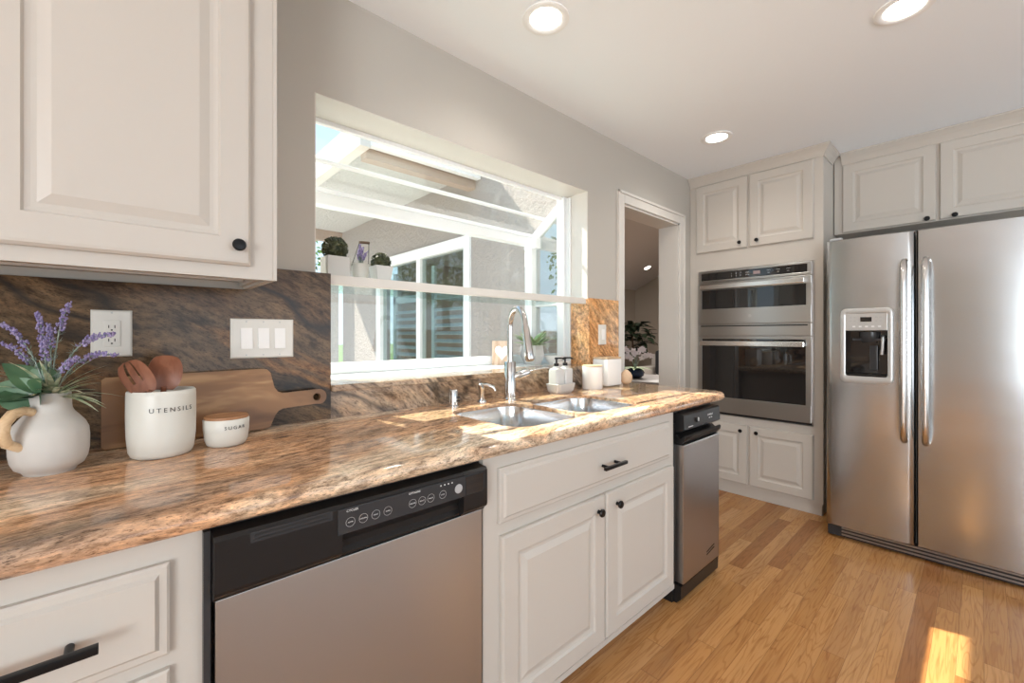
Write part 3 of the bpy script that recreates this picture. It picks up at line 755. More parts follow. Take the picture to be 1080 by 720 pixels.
# ------------------------------------------------------------------ refrigerator
fg = thing('refrigerator', 'stainless side by side refrigerator with ice and water dispenser', 'refrigerator', (3.5, 0.17, 0))
XF = 3.125
MB().box(3.20, 4.0, -0.285, 0.630, 0.03, 1.745, 0.006).build('fridge_body', M_grey, fg)
def fdoor(ya, yb, z0, z1, hole=None):
    """slightly bowed front; optional rectangular hole (y0, y1, z0, z1)"""
    m = MB(); n = 14
    ys = sorted(set([ya, ya + 0.006, yb - 0.006, yb] + [ya + (yb - ya) * i / n for i in range(n + 1)] + ([hole[0], hole[1]] if hole else [])))
    zsr = sorted(set([z0, z0 + 0.006, z1 - 0.006, z1] + ([hole[2], hole[3]] if hole else [])))
    def X(y, z):
        t = (y - ya) / (yb - ya) * 2 - 1
        e = 0.008 if (y in (ya, yb) or z in (z0, z1)) else 0
        return XF - 0.012 * (1 - t * t) + e
    V = {}
    for y in ys:
        for z in zsr: V[y, z] = m.bm.verts.new((X(y, z), y, z))
    for i in range(len(ys) - 1):
        for j in range(len(zsr) - 1):
            a, b, c, d_ = ys[i], ys[i + 1], zsr[j], zsr[j + 1]
            if hole and a >= hole[0] - 1e-6 and b <= hole[1] + 1e-6 and c >= hole[2] - 1e-6 and d_ <= hole[3] + 1e-6: continue
            m.bm.faces.new((V[a, c], V[b, c], V[b, d_], V[a, d_]))
    bd = [e for e in m.bm.edges if len(e.link_faces) == 1]
    r = bmesh.ops.extrude_edge_only(m.bm, edges=bd)
    for v in [g for g in r['geom'] if isinstance(g, bmesh.types.BMVert)]: v.co.x = 3.185
    return m
HO = (0.345, 0.535, 0.945, 1.325)
frz = fdoor(0.240, 0.628, 0.076, 1.757, HO).build('freezer_door', M_steelv, fg, smooth=True, sharp=50)
frd = fdoor(-0.285, 0.232, 0.076, 1.757).build('fridge_door', M_steelv, fg, smooth=True, sharp=50)
for par, y in ((frz, 0.280), (frd, 0.196)):
    xo = 3.118; pts = [(xo + 0.0, y, 0.632), (xo - 0.03, y, 0.645), (xo - 0.055, y, 0.70)]
    pts += [(xo - 0.060 - 0.006 * math.sin(PI * i / 10), y, 0.74 + 0.74 * i / 10) for i in range(11)]
    pts += [(xo - 0.055, y, 1.525), (xo - 0.03, y, 1.585), (xo + 0.0, y, 1.597)]
    MB().tube(pts, 0.0155, 14).build('handle', M_handle, par, smooth=True, sharp=70)
# dispenser
ds = MB()
def dring(y0, y1, z0, z1, x, r=0.02): return [(x, a, b) for a, b in rounded(y0, y1, z0, z1, r, 4)]
bz = MB()
R0 = [dring(0.322, 0.558, 0.925, 1.352, 3.119, .03), dring(0.324, 0.556, 0.927, 1.350, 3.106, .03), dring(0.333, 0.547, 0.942, 1.338, 3.101, .024), dring(0.347, 0.533, 0.965, 1.322, 3.106, .012), dring(0.347, 0.533, 0.965, 1.322, 3.124, .012)]
rr = [[bz.bm.verts.new(p) for p in ring] for ring in R0]
for a, b in zip(rr, rr[1:]):
    for i in range(len(a)): bz.bm.faces.new((a[i], a[(i + 1) % len(a)], b[(i + 1) % len(a)], b[i]))
dis = bz.build('dispenser', M_silver, frz, smooth=True, sharp=50)
MB().box(3.106, 3.13, 0.348, 0.532, 1.225, 1.321, 0.002).build('dispenser_panel', M_silver, dis)
m = MB(); m.box(3.178, 3.184, 0.348, 0.532, 0.965, 1.225); m.box(3.11, 3.18, 0.346, 0.349, 0.965, 1.225); m.box(3.11, 3.18, 0.531, 0.534, 0.965, 1.225)
m.box(3.11, 3.18, 0.348, 0.532, 0.962, 0.968); m.box(3.13, 3.18, 0.348, 0.532, 1.222, 1.2245)
m.build('dispenser_recess', M_gloss, dis)
m = MB(); m.lathe([(0.045, 0), (0.045, 0.02), (0.038, 0.05), (0.028, 0.06)], (3.150, 0.432, 1.215), 18, axis='-z', sx=0.6); m.box(3.135, 3.150, 0.36, 0.505, 1.165, 1.180, 0.003)
m.build('ice_chute', M_charc, dis, smooth=True)
MB().box(3.150, 3.158, 0.395, 0.430, 1.00, 1.14, 0.003).build('paddle', M_charc, dis)
MB().tube([(3.150, 0.37, 1.19), (3.135, 0.37, 1.185), (3.132, 0.372, 1.12), (3.135, 0.375, 1.09)], 0.008, 10).build('water_spout', M_silver, dis, smooth=True)
MB().box(3.112, 3.175, 0.352, 0.528, 0.969, 0.976).build('drip_tray', M_blackp, dis)
MB().box(3.1045, 3.1062, 0.415, 0.465, 1.274, 1.300).build('display', M_gloss, dis)
for i in range(5):
    MB().box(3.1050, 3.1062, 0.375 + i * 0.028, 0.388 + i * 0.028, 1.243, 1.251).build('button', M_print, dis)
for yy in (0.372, 0.39, 0.485, 0.503):
    for zz in (1.276, 1.296): MB().box(3.1052, 3.1062, yy, yy + 0.010, zz, zz + 0.005).build('button', M_grey, dis)
gr = MB().box(3.165, 3.2, -0.28, 0.628, 0.006, 0.070, 0.002).build('grille', M_charc, fg)
for i in range(3): MB().box(3.161, 3.166, -0.27, 0.56, 0.016 + i * 0.019, 0.024 + i * 0.019).build('grille_slat', M_steeld, gr)
for y in (0.585, -0.24): MB().box(3.14, 3.24, y - 0.03, y + 0.03, 1.7575, 1.772, 0.004).build('hinge_cover', M_grey, fg)

# ------------------------------------------------------------------ recessed ceiling lights
def downlight(x, y, label):
    t = thing('ceiling_light', label, 'ceiling light', (x, y, HC), 'recessed ceiling lights')
    MB().lathe([(0.092, 0.0), (0.092, -0.004), (0.086, -0.007), (0.066, -0.004), (0.062, -0.0005), (0.06, -0.0005)], (x, y, HC), 36).build('trim_ring', M_white, t, smooth=True)
    MB().lathe([(0.0, -0.001), (0.0595, -0.001), (0.0595, -0.0035), (0.0, -0.0045)], (x, y, HC), 36).build('lens', M_lamp, t, smooth=True)
    o = light('downlight_lamp', 'SPOT', (x, y, HC - 0.02), 22, (1.0, 0.95, 0.88), spot_size=math.radians(150), spot_blend=1.0, shadow_soft_size=0.055)
    o.parent = t; o.location = (0, 0, -0.02)
    return t
downlight(1.25, 1.165, 'round recessed ceiling light nearest the window')
downlight(2.80, 1.135, 'round recessed ceiling light in front of the oven cabinet')
downlight(2.22, 0.20, 'round recessed ceiling light over the open floor, cut by the photo top')

# ------------------------------------------------------------------ electrical plates
def plate(name, x0, x1, z0, z1, label, cat, y=YW - 0.018):
    t = thing(name, label, cat, ((x0 + x1) / 2, y, z0))
    front(FS, y, x0, x1, z0, z1, [(0, 0), (0, 0.003), (0.004, 0.006), (0.006, 0.006)]).build('plate', M_plate, t)
    return t, y - 0.006
t, yp = plate('power_outlet', -0.051, 0.031, 1.142, 1.266, 'ivory wall outlet behind the lavender and utensil crock', 'outlet')
MB().box(-0.027, 0.007, yp - 0.003, yp, 1.169, 1.239, 0.001).build('receptacle', M_plate, t)
for zc in (1.186, 1.222):
    for dx in (-0.016, -0.004): MB().box(dx - 0.001, dx + 0.001, yp - 0.0035, yp - 0.0028, zc - 0.004, zc + 0.004).build('slot', M_dark, t)
    MB().lathe([(0, 0), (0.0022, 0), (0.0022, 0.0005), (0, 0.0006)], (-0.010, yp - 0.0029, zc - 0.009), 10, axis='y').build('slot', M_dark, t)
for zc in (1.149, 1.259): MB().lathe([(0, 0), (0.0025, 0), (0.002, 0.001), (0, 0.001)], (-0.010, yp, zc), 10, axis='y').build('screw', M_silver, t)
t, yp = plate('light_switch', 0.260, 0.441, 1.126, 1.251, 'wide ivory plate with three rocker switches above the cutting board', 'switch')
for xc in (0.303, 0.351, 0.399):
    m = MB(); m.prism([(-0.033, 0), (0.033, 0), (0.033, 0.002), (0, 0.005), (-0.033, 0.007)], lambda u, v, d: (d, yp - v, 1.189 + u), xc - 0.016, xc + 0.016)
    m.build('rocker', M_canw, t)
    for zc in (1.136, 1.242): MB().lathe([(0, 0), (0.0025, 0), (0.002, 0.001), (0, 0.001)], (xc, yp, zc), 10, axis='y').build('screw', M_silver, t)
t, yp = plate('light_switch', 2.165, 2.243, 1.140, 1.262, 'single white rocker switch on the orange granite by the doorway', 'switch')
MB().box(2.189, 2.219, yp - 0.004, yp, 1.170, 1.235, 0.001).build('rocker', M_canw, t)

# ------------------------------------------------------------------ faucet and sink fittings
fa = thing('faucet', 'tall brushed nickel gooseneck faucet behind the sink', 'faucet', (1.348, 1.483, ZC))
bx, by = 1.348, 1.483
MB().lathe([(0, 0), (0.031, 0), (0.031, 0.006), (0.027, 0.010), (0.027, 0.172), (0.024, 0.176), (0, 0.176)], (bx, by, ZC), 28).build('faucet_body', M_chrome, fa, smooth=True)
dx, dy = -0.05, -0.165; L = math.hypot(dx, dy); dx /= L; dy /= L; R = 0.075
pts = [(bx, by, ZC + 0.17 + i * 0.06) for i in range(3)]
z0 = ZC + 0.335
for i in range(15):
    a = PI - i * (PI * 0.93) / 14
    q = R * (1 + math.cos(a)); pts.append((bx + dx * q, by + dy * q, z0 + 0.0 + R * 1.12 * math.sin(a)))
e0 = Vector(pts[-1]); dirn = (Vector(pts[-1]) - Vector(pts[-2])).normalized()
pts.append(tuple(e0 + dirn * 0.02))
MB().tube(pts, 0.0135, 16).build('spout', M_chrome, fa, smooth=True, sharp=70)
p0 = e0 + dirn * 0.015
MB().tube([p0, p0 + dirn * 0.01, p0 + dirn * 0.11, p0 + dirn * 0.15, p0 + dirn * 0.155], [0.0145, 0.0165, 0.019, 0.0205, 0.017], 18).build('spray_head', M_chrome, fa, smooth=True, sharp=50)
hv = Vector((0.80, -0.55, 0)).normalized()
h0 = Vector((bx, by, ZC + 0.105))
m = MB(); m.tube([h0 + hv * 0.02, h0 + hv * 0.035 + Vector((0, 0, .004)), h0 + hv * 0.085 + Vector((0, 0, .022)), h0 + hv * 0.095 + Vector((0, 0, .028))], [0.019, 0.021, 0.018, 0.011], 16)
m.tube([h0 + hv * 0.09 + Vector((0, 0, .026)), h0 + hv * 0.13 + Vector((0, 0, .034)), h0 + hv * 0.185 + Vector((0, 0, .042))], [0.009, 0.0075, 0.005], 10, flat=0.6)
m.build('lever', M_chrome, fa, smooth=True, sharp=60)
ag = thing('air_gap', 'short nickel air gap cap left of the faucet', 'sink fitting', (1.047, 1.507, ZC))
MB().lathe([(0, 0), (0.023, 0), (0.023, 0.004), (0.0185, 0.006), (0.0185, 0.066), (0.016, 0.070), (0, 0.070)], (1.047, 1.507, ZC), 24).build('cap', M_chrome, ag, smooth=True)
for i in range(2): MB().box(1.052, 1.066, 1.4868, 1.492, ZC + 0.02 + i * 0.014, ZC + 0.026 + i * 0.014).build('slot', M_dark, ag)
sd = thing('soap_dispenser', 'small nickel soap pump between faucet and air gap', 'soap dispenser', (1.205, 1.515, ZC))
MB().lathe([(0, 0), (0.022, 0), (0.021, 0.006), (0.013, 0.012), (0.012, 0.055), (0.016, 0.062), (0.0165, 0.078), (0.010, 0.084), (0, 0.085)], (1.205, 1.515, ZC), 22).build('pump_body', M_chrome, sd, smooth=True)
MB().tube([(1.205, 1.515, ZC + 0.072), (1.22, 1.495, ZC + 0.076), (1.238, 1.470, ZC + 0.066), (1.242, 1.464, ZC + 0.05)], [0.009, 0.009, 0.008, 0.006], 12).build('spout', M_chrome, sd, smooth=True)

# ------------------------------------------------------------------ things on the worktop, left
# pitcher
px, py = -0.108, 1.385
pi_ = thing('pitcher', 'squat matte cream ceramic pitcher with a pale wooden handle', 'pitcher', (px, py, ZC))
MB().lathe([(0, 0), (0.040, 0), (0.042, 0.004), (0.044, 0.007), (0.054, 0.014), (0.0600, 0.028), (0.0625, 0.045), (0.063, 0.075), (0.0615, 0.092), (0.056, 0.106), (0.046, 0.120), (0.038, 0.130), (0.035, 0.137), (0.034, 0.145), (0.033, 0.172), (0.032, 0.174), (0.030, 0.172), (0.030, 0.150), (0.02, 0.12), (0, 0.115)],
           (px, py, ZC), 48).build('pitcher_body', M_matte, pi_, smooth=True)
hd = Vector((-0.66, -0.75, 0)).normalized()
hp = [Vector((px, py, ZC)) + hd * a + Vector((0, 0, b)) for a, b in ((0.036, 0.136), (0.052, 0.142), (0.074, 0.138), (0.088, 0.122), (0.091, 0.102), (0.083, 0.080), (0.060, 0.066))]
MB().tube(hp, [0.0085, 0.0095, 0.0105, 0.0105, 0.0105, 0.0095, 0.0085], 14).build('handle', M_handw, pi_, smooth=True)

# bouquet standing in the pitcher
bq = thing('lavender_bouquet', 'lavender and green leaf bouquet standing in the cream pitcher', 'plant', (px, py, ZC + 0.13))
rnd = random.Random(4)
top = Vector((px, py, ZC + 0.165))
stems, blooms, var, euc = MB(), MB(), MB(), MB()
rgt = Vector((0.737, -0.676, 0))                 # towards the right of the arrangement as it faces the room
def arc(a, b, c, n=8):
    a, b, c = Vector(a), Vector(b), Vector(c)
    return [a * (1 - t) ** 2 + b * 2 * t * (1 - t) + c * t * t for t in [i / n for i in range(n + 1)]]
tips = [(0.040, 0.200, 0.0, 0.06), (0.135, 0.140, 0.0, 0.05), (-0.035, 0.155, -0.03, 0.05), (-0.100, 0.115, 0.0, 0.05), (0.120, 0.095, -0.02, 0.05), (-0.065, 0.155, 0.03, 0.04), (0.085, 0.085, 0.03, 0.04), (0.015, 0.120, 0.03, 0.04), (-0.005, 0.175, 0.02, 0.04)]
fw = Vector((-0.676, -0.737, 0))
for (r_, u_, f_, fl) in tips:
    end = top + rgt * r_ + Vector((0, 0, u_)) + fw * f_
    mid = top + rgt * r_ * 0.25 + Vector((0, 0, u_ * 0.75)) + fw * f_ * 0.4
    if r_ > 0.09: end = end + Vector((0, 0, -0.005)); mid = mid + Vector((0, 0, 0.035))
    P = arc(top - Vector((0, 0, 0.03)), mid, end, 14); blooms = MB()
    stems.tube(P, 0.0014, 5)
    for i in range(5, 15):
        t = i / 14
        blossom = i >= 9
        for k in range(14 if blossom else 6):
            v = Vector((rnd.gauss(0, 1), rnd.gauss(0, 1), rnd.gauss(0, 1))).normalized()
            axis = (P[min(i + 1, 14)] - P[i - 1]).normalized()
            wdt = 0.0085 * (1.15 - 0.55 * max(0, (t - 0.6) / 0.4))
            c = P[i] + v * wdt * rnd.uniform(0.5, 1.0) + axis * rnd.uniform(-0.006, 0.006)
            if blossom: blooms.ball(c, 0.0016 + rnd.random() * 0.0012, 1, (1, 1, 1.4))
            else: stems.leaf(P[i], axis * 0.8 + v, v, 0.015, 0.0025, 0.2, 2)
    blooms.build('flower', M_lav, bq, smooth=True)
for k in range(40):                               # narrow variegated blades
    a = rnd.uniform(-1, 1); f = rnd.uniform(-0.6, 0.9); u = rnd.uniform(0.15, 0.9)
    d_ = rgt * a * 1.1 + fw * f * 0.5 + Vector((0, 0, u))
    var.leaf(top + rgt * a * 0.015 + Vector((0, 0, -0.005)), d_, Vector((0, 0, 1)), rnd.uniform(0.075, 0.125), 0.010, 0.45, 5)
for a, f, u, L_ in ((-0.9, 0.6, 0.10, 0.075), (-1.2, 0.1, 0.45, 0.07), (-0.55, 0.9, 0.18, 0.062), (-0.1, 0.9, 0.12, 0.055), (0.15, 0.9, 0.18, 0.056), (-0.5, 0.5, 0.9, 0.07), (-1.4, 0.6, 0.5, 0.06), (-0.2, 0.2, 1.0, 0.05)):
    d_ = rgt * a + fw * f + Vector((0, 0, u))
    euc.leaf(top + Vector((0, 0, 0.0)) + d_.normalized() * 0.014, d_, Vector((0, 0, 1)) + fw * 0.6, L_ * 1.25, 0.058, 0.18, 8)
for a, f, u, L_, W_ in ((0.35, 0.75, 0.55, 0.062, 0.066), (-0.75, 0.7, 0.40, 0.080, 0.070), (-1.1, 0.3, 0.85, 0.06, 0.055)):
    d_ = rgt * a + fw * f * 0.5 + Vector((0, 0, u))
    euc.leaf(top + Vector((0, 0, -0.004)) + fw * 0.022, d_, fw + Vector((0, 0, 0.4)), L_, W_, 0.12, 8)
stems.build('stem', M_lavg, bq); var.build('grass_blade', M_leafv, bq)
euc.build('leaf', M_leafd, bq, smooth=True, sharp=180)
# crock with its lettering
kx, ky, kr = 0.084, 1.398, 0.070
ck = thing('utensil_crock', 'cream ceramic crock lettered UTENSILS beside the pitcher', 'crock', (kx, ky, ZC))
MB().lathe([(0, 0), (kr * 0.80, 0), (kr * 0.87, 0.003), (kr * 0.935, 0.014), (kr * 0.985, 0.05), (kr, 0.10), (kr * 0.995, 0.150), (kr * 0.985, 0.160), (kr * 0.95, 0.163), (kr * 0.92, 0.160), (kr * 0.93, 0.10), (kr * 0.85, 0.02), (0, 0.012)],
           (kx, ky, ZC), 56).build('crock_body', M_cer, ck, smooth=True)
def wrap(cx, cy, r, z, a0):
    return lambda u, v, d: (cx + (r + d) * math.cos(a0 + u / r), cy + (r + d) * math.sin(a0 + u / r), z + v)
acam = math.atan2(-ky, -kx)
lettering('lettering', 'UTENSILS', 0.0155, M_printb, ck, wrap(kx, ky, kr + 0.0004, ZC + 0.118, acam + 0.30), 0.0003, spacing=1.5)
# spoons
def utensil(name, label, base, tip, head_l, head_w, slots, tilt):
    o = thing(name, label, 'spoon', base)
    b, t = Vector(base), Vector(tip); ax = (t - b).normalized()
    fwd = Vector(tilt); fwd = (fwd - ax * fwd.dot(ax)).normalized(); sd_ = ax.cross(fwd)
    m = MB(); m.tube([b, b + (t - b) * 0.5, t], [0.005, 0.0055, 0.006], 10)
    m.build('shaft', M_spoon, o, smooth=True)
    m = MB(); nx, ny = 18, 22
    def P(i, j, th):
        s_ = j / ny; wv = i / nx * 2 - 1
        wid = head_w / 2 * math.sin(PI * min(1, 0.10 + 0.90 * s_) ** 0.8) ** 0.55 if s_ < 1 else 0.0
        wid = head_w / 2 * (max(0.0, 1 - (abs(2 * (0.06 + 0.94 * s_) - 1.05) / 1.06) ** 2.4)) ** 0.5 if s_ < 0.999 else head_w * 0.12
        dep = -0.010 * (1 - wv * wv) * math.sin(PI * s_)
        return t - ax * 0.008 + ax * head_l * s_ + sd_ * wid * wv - fwd * (-dep) * 1.0 + fwd * th
    skip = lambda i, j: slots and (i in (5, 6, 11)) and 8 <= j
    V = {}
    for th in (0, 1):
        for i in range(nx + 1):
            for j in range(ny + 1): V[i, j, th] = m.bm.verts.new(P(i, j, -0.0035 * th))
    for i in range(nx):
        for j in range(ny):
            if skip(i, j): continue
            m.bm.faces.new([V[i, j, 0], V[i + 1, j, 0], V[i + 1, j + 1, 0], V[i, j + 1, 0]])
            m.bm.faces.new([V[i, j, 1], V[i, j + 1, 1], V[i + 1, j + 1, 1], V[i + 1, j, 1]])
    for (i, j) in [(i, j) for i in range(nx) for j in range(ny) if not skip(i, j)]:
        for (a, b_, ni, nj) in (((i, j), (i, j + 1), i - 1, j), ((i + 1, j), (i + 1, j + 1), i + 1, j), ((i, j), (i + 1, j), i, j - 1), ((i, j + 1), (i + 1, j + 1), i, j + 1)):
            if ni < 0 or ni >= nx or nj < 0 or nj >= ny or skip(ni, nj):
                try: m.bm.faces.new([V[(*a, 0)], V[(*b_, 0)], V[(*b_, 1)], V[(*a, 1)]])
                except ValueError: pass
    m.build('spoon_head', M_spoon, o, smooth=True, sharp=60)
    return o
tocam = Vector((-0.1, -1.3, 0.15))
utensil('slotted_spoon', 'reddish wooden slotted fork spoon leaning left in the crock', (kx + 0.045, ky + 0.0, ZC + 0.02), (kx - 0.030, ky - 0.026, ZC + 0.164), 0.090, 0.060, True, (0.15, -1.0, 0.35))
utensil('wooden_spoon', 'reddish wooden round spoon leaning in the crock', (kx - 0.005, ky + 0.04, ZC + 0.02), (kx + 0.004, ky + 0.006, ZC + 0.168), 0.090, 0.070, False, (-0.05, -1.0, 0.25))

# sugar bowl
gx, gy, gr_ = 0.222, 1.402, 0.054
sg = thing('sugar_bowl', 'small cream bowl lettered SUGAR with a wooden lid', 'bowl', (gx, gy, ZC))
MB().lathe([(0, 0), (gr_ * 0.74, 0), (gr_ * 0.84, 0.004), (gr_ * 0.93, 0.016), (gr_ * 0.985, 0.045), (gr_, 0.070), (gr_ * 0.97, 0.073), (gr_ * 0.94, 0.068), (gr_ * 0.9, 0.02), (0, 0.01)], (gx, gy, ZC), 48).build('bowl', M_cer, sg, smooth=True)
MB().lathe([(0, 0.071), (gr_ * 0.95, 0.071), (gr_ * 0.97, 0.076), (gr_ * 0.94, 0.0795), (0, 0.0795)], (gx, gy, ZC), 40).build('lid', M_lid, sg, smooth=True)
lettering('lettering', 'SUGAR', 0.0125, M_printb, sg, wrap(gx, gy, gr_ + 0.0002, ZC + 0.052, math.atan2(-gy, -gx) + 0.38), 0.0003, spacing=1.45)

# cutting board leaning on the splash
cbd = thing('cutting_board', 'long acacia cutting board with a ring handle leaning on the backsplash', 'cutting board', (0.2, 1.56, ZC))
lean = math.radians(7)
out = [(-0.030, 0.006), (-0.024, 0.0), (0.345, 0.0)]
out += [(0.360, 0.004), (0.376, 0.040), (0.386, 0.052), (0.400, 0.058), (0.500, 0.062)]
hc, hr = (0.512, 0.086), 0.026
out += [(hc[0] + hr * math.cos(a), hc[1] + hr * math.sin(a)) for a in [(-80 + 160 * i / 10) * PI / 180 for i in range(11)]]
out += [(0.400, 0.108), (0.386, 0.114), (0.376, 0.128), (0.366, 0.176), (0.356, 0.188), (0.345, 0.190), (-0.022, 0.186), (-0.030, 0.180)]
m = bmesh.new()
def bp(u, v, d): return (u, 1.549 + v * math.sin(lean) - d * math.cos(lean), ZC + 0.0008 + v * math.cos(lean) + d * math.sin(lean))
for d in (0, 0.018):
    vo = [m.verts.new(bp(u, v, d)) for u, v in out]
    vi = [m.verts.new(bp(hc[0] - 0.006 + 0.0125 * math.cos(2 * PI * i / 18), hc[1] - 0.001 + 0.0125 * math.sin(2 * PI * i / 18), d)) for i in range(18)]
    eo = [m.edges.new((vo[i], vo[(i + 1) % len(vo)])) for i in range(len(vo))]; ei = [m.edges.new((vi[i], vi[(i + 1) % 18])) for i in range(18)]
    bmesh.ops.triangle_fill(m, edges=eo + ei, use_beauty=True)
    if d == 0: A, B = vo, vi
    else:
        for P_, Q_ in ((A, vo), (B, vi)):
            for i in range(len(P_)): m.faces.new((P_[i], P_[(i + 1) % len(P_)], Q_[(i + 1) % len(P_)], Q_[i]))
mm = MB(); mm.merge(m); mm.build('board', M_board, cbd)

# ------------------------------------------------------------------ things on the worktop, right
# crystal tray with two pump bottles
ctx, cty = 1.700, 1.478
ty = thing('soap_tray', 'ribbed crystal tray beside the sink', 'tray', (ctx, cty, ZC))
m = MB(); rings = []
for d, z in [(0.014, 0.0), (0.006, 0.012), (0.0, 0.048), (0.004, 0.05), (0.008, 0.046), (0.018, 0.012)]:
    P = rounded(ctx - 0.075 + d, ctx + 0.075 - d, cty - 0.046 + d, cty + 0.046 - d, 0.022, 6)
    rings.append([(x + 0.0025 * (k % 2) * (ctx - x) / 0.08, y + 0.003 * (k % 2) * (cty - y) / 0.05, ZC + z) for k, (x, y) in enumerate(P)])
M_crysw = mat('milky_crystal', (0.78, 0.76, 0.74), 0.12)
bsdf(M_crysw).inputs['Transmission Weight'].default_value = 0.35
m.loops(rings, close_back=True).build('tray_body', M_crysw, ty)
def bottle(x, y, label):
    t = thing('soap_bottle', label, 'soap bottle', (x, y, ZC + 0.013), 'crystal pump bottles in the tray')
    m = MB(); rings = []
    for h, z in [(0.024, 0.0), (0.030, 0.004), (0.031, 0.02), (0.031, 0.100), (0.028, 0.112), (0.014, 0.118), (0.013, 0.126)]:
        rings.append([(x + a, y + b, ZC + 0.013 + z) for a, b in rounded(-h, h, -h, h, h * 0.35, 4)])
    m.loops(rings).build('bottle_body', M_crysw, t, smooth=True, sharp=50)
    m = MB().lathe([(0, 0.124), (0.013, 0.124), (0.013, 0.140), (0.005, 0.143), (0.0045, 0.160), (0.010, 0.162), (0.010, 0.170), (0, 0.172)], (x, y, ZC + 0.013), 16)
    m.tube([(x, y, ZC + 0.180), (x + 0.022, y - 0.018, ZC + 0.180), (x + 0.032, y - 0.026, ZC + 0.174)], 0.0042, 8)
    m.build('pump', M_black, t, smooth=True)
bottle(ctx - 0.034, cty, 'left crystal soap bottle with black pump in the tray')
bottle(ctx + 0.034, cty, 'right crystal soap bottle with black pump in the tray')
# round canister, square canister, small round vase
def canister(x, y):
    t = thing('canister', 'short round white canister with a wooden lid', 'canister', (x, y, ZC))
    MB().lathe([(0, 0), (0.054, 0), (0.057, 0.004), (0.057, 0.122), (0.054, 0.124), (0, 0.124)], (x, y, ZC), 36).build('canister_body', M_canw, t, smooth=True)
    MB().lathe([(0, 0.124), (0.055, 0.124), (0.056, 0.127), (0.054, 0.131), (0, 0.131)], (x, y, ZC), 36).build('lid', M_lidp, t, smooth=True)
canister(1.965, 1.475)
t = thing('canister', 'tall square white canister with a wooden lid by the doorway', 'canister', (2.17, 1.515, ZC))
MB().box(2.098, 2.242, 1.465, 1.575, ZC, ZC + 0.158, 0.010).build('canister_body', M_canw, t, smooth=True)
MB().box(2.100, 2.240, 1.467, 1.573, ZC + 0.1585, ZC + 0.168, 0.003).build('lid', M_lidp, t)
m = MB().lathe([(0, 0), (0.018, 0), (0.030, 0.010), (0.037, 0.030), (0.036, 0.050), (0.026, 0.070), (0.014, 0.080), (0.010, 0.086), (0.006, 0.086), (0.006, 0.07), (0, 0.069)], (2.305, 1.475, ZC), 32)
tag(m.build('bud_vase', mat('tan_ceramic', (0.66, 0.47, 0.31), 0.7), None, smooth=True, origin=(2.305, 1.475, ZC)), 'small round tan bud vase at the worktop end', 'vase')

# ------------------------------------------------------------------ things on the sill
SZ = 1.018
hx, hy = 1.73, 1.975
t = thing('heart_block', 'wooden block with a white heart standing on the window sill', 'decoration', (hx, hy, SZ))
ang = math.radians(-42)
def hb_(u, v, d): return (hx + u * math.cos(ang) + d * math.sin(ang), hy + u * math.sin(ang) - d * math.cos(ang), SZ + v)
MB().prism([(-0.060, 0), (0.060, 0), (0.060, 0.145), (-0.060, 0.145)], hb_, -0.02, 0.02).build('block', M_block, t)
hp = []
for i in range(40):
    a = 2 * PI * i / 40; hp.append((0.0027 * 16 * math.sin(a) ** 3, 0.078 + 0.0031 * (13 * math.cos(a) - 5 * math.cos(2 * a) - 2 * math.cos(3 * a) - math.cos(4 * a))))
MB().prism(hp, hb_, 0.0202, 0.026).build('heart', M_canw, t)
# potted fern
fx, fy = 1.895, 1.88
t = thing('potted_fern', 'pale green leafy plant in a faceted grey pot on the window sill', 'potted plant', (fx, fy, SZ))
MB().lathe([(0, 0), (0.052, 0), (0.055, 0.004), (0.077, 0.055), (0.066, 0.118), (0.058, 0.118), (0.06, 0.10), (0, 0.098)], (fx, fy, SZ), 6).build('pot', M_frost, t)
m = MB(); rnd = random.Random(11)
for k in range(75):
    a = rnd.uniform(0, 2 * PI); u = rnd.uniform(0.4, 2.2)
    m.leaf((fx + 0.02 * math.cos(a), fy + 0.02 * math.sin(a), SZ + 0.10), (math.cos(a), math.sin(a) * 0.7, u), (0, 0, 1), rnd.uniform(0.07, 0.16), 0.026, 0.45, 4)
m.build('foliage', M_fern, t)
# white dish beside the pot
m = MB().lathe([(0, 0), (0.030, 0), (0.034, 0.004), (0.058, 0.040), (0.060, 0.052), (0.056, 0.050), (0.030, 0.012), (0, 0.010)], (2.005, 1.800, SZ), 28)
tag(m.build('dish', M_canw, None, smooth=True, origin=(2.005, 1.800, SZ)), 'small white bowl on the sill right of the fern pot', 'bowl')
m = MB().box(1.93, 2.045, 1.70, 1.745, SZ, SZ + 0.022, 0.005)
tag(m.build('soap_dish', M_canw, None, origin=(1.98, 1.72, SZ)), 'low white soap dish on the right end of the sill', 'dish')

# ------------------------------------------------------------------ things on the glass shelf
SH = 1.403
def boxwood(bm_, c, r, n, seed):
    rr_ = random.Random(seed)
    for k in range(n):
        v = Vector((rr_.gauss(0, 1), rr_.gauss(0, 1), rr_.gauss(0, 1))).normalized()
        q = r * rr_.uniform(0.82, 0.94)
        tdir = (v + Vector((rr_.gauss(0, .6), rr_.gauss(0, .6), rr_.gauss(0, .6)))).normalized()
        bm_.leaf(Vector(c) + v * q, tdir, v, 0.010, 0.007, 0.2, 2)
    bm_.ball(c, r * 0.84, 3)
    return bm_
def cube_pot(x, y, s, h, name='pot'):
    m = MB(); rings = []
    for d, z in [(0.003, 0), (0.0, 0.004), (0.0, h), (0.004, h), (0.004, h - 0.015)]:
        q = s / 2 - d; rings.append([(x - q, y - q, SH + z), (x + q, y - q, SH + z), (x + q, y + q, SH + z), (x - q, y + q, SH + z)])
    return m.loops(rings)
t = thing('potted_boxwood', 'boxwood ball in a square grey pot, left end of the window shelf', 'potted plant', (0.625, 1.70, SH))
cube_pot(0.625, 1.70, 0.082, 0.098).build('pot', M_frost, t)
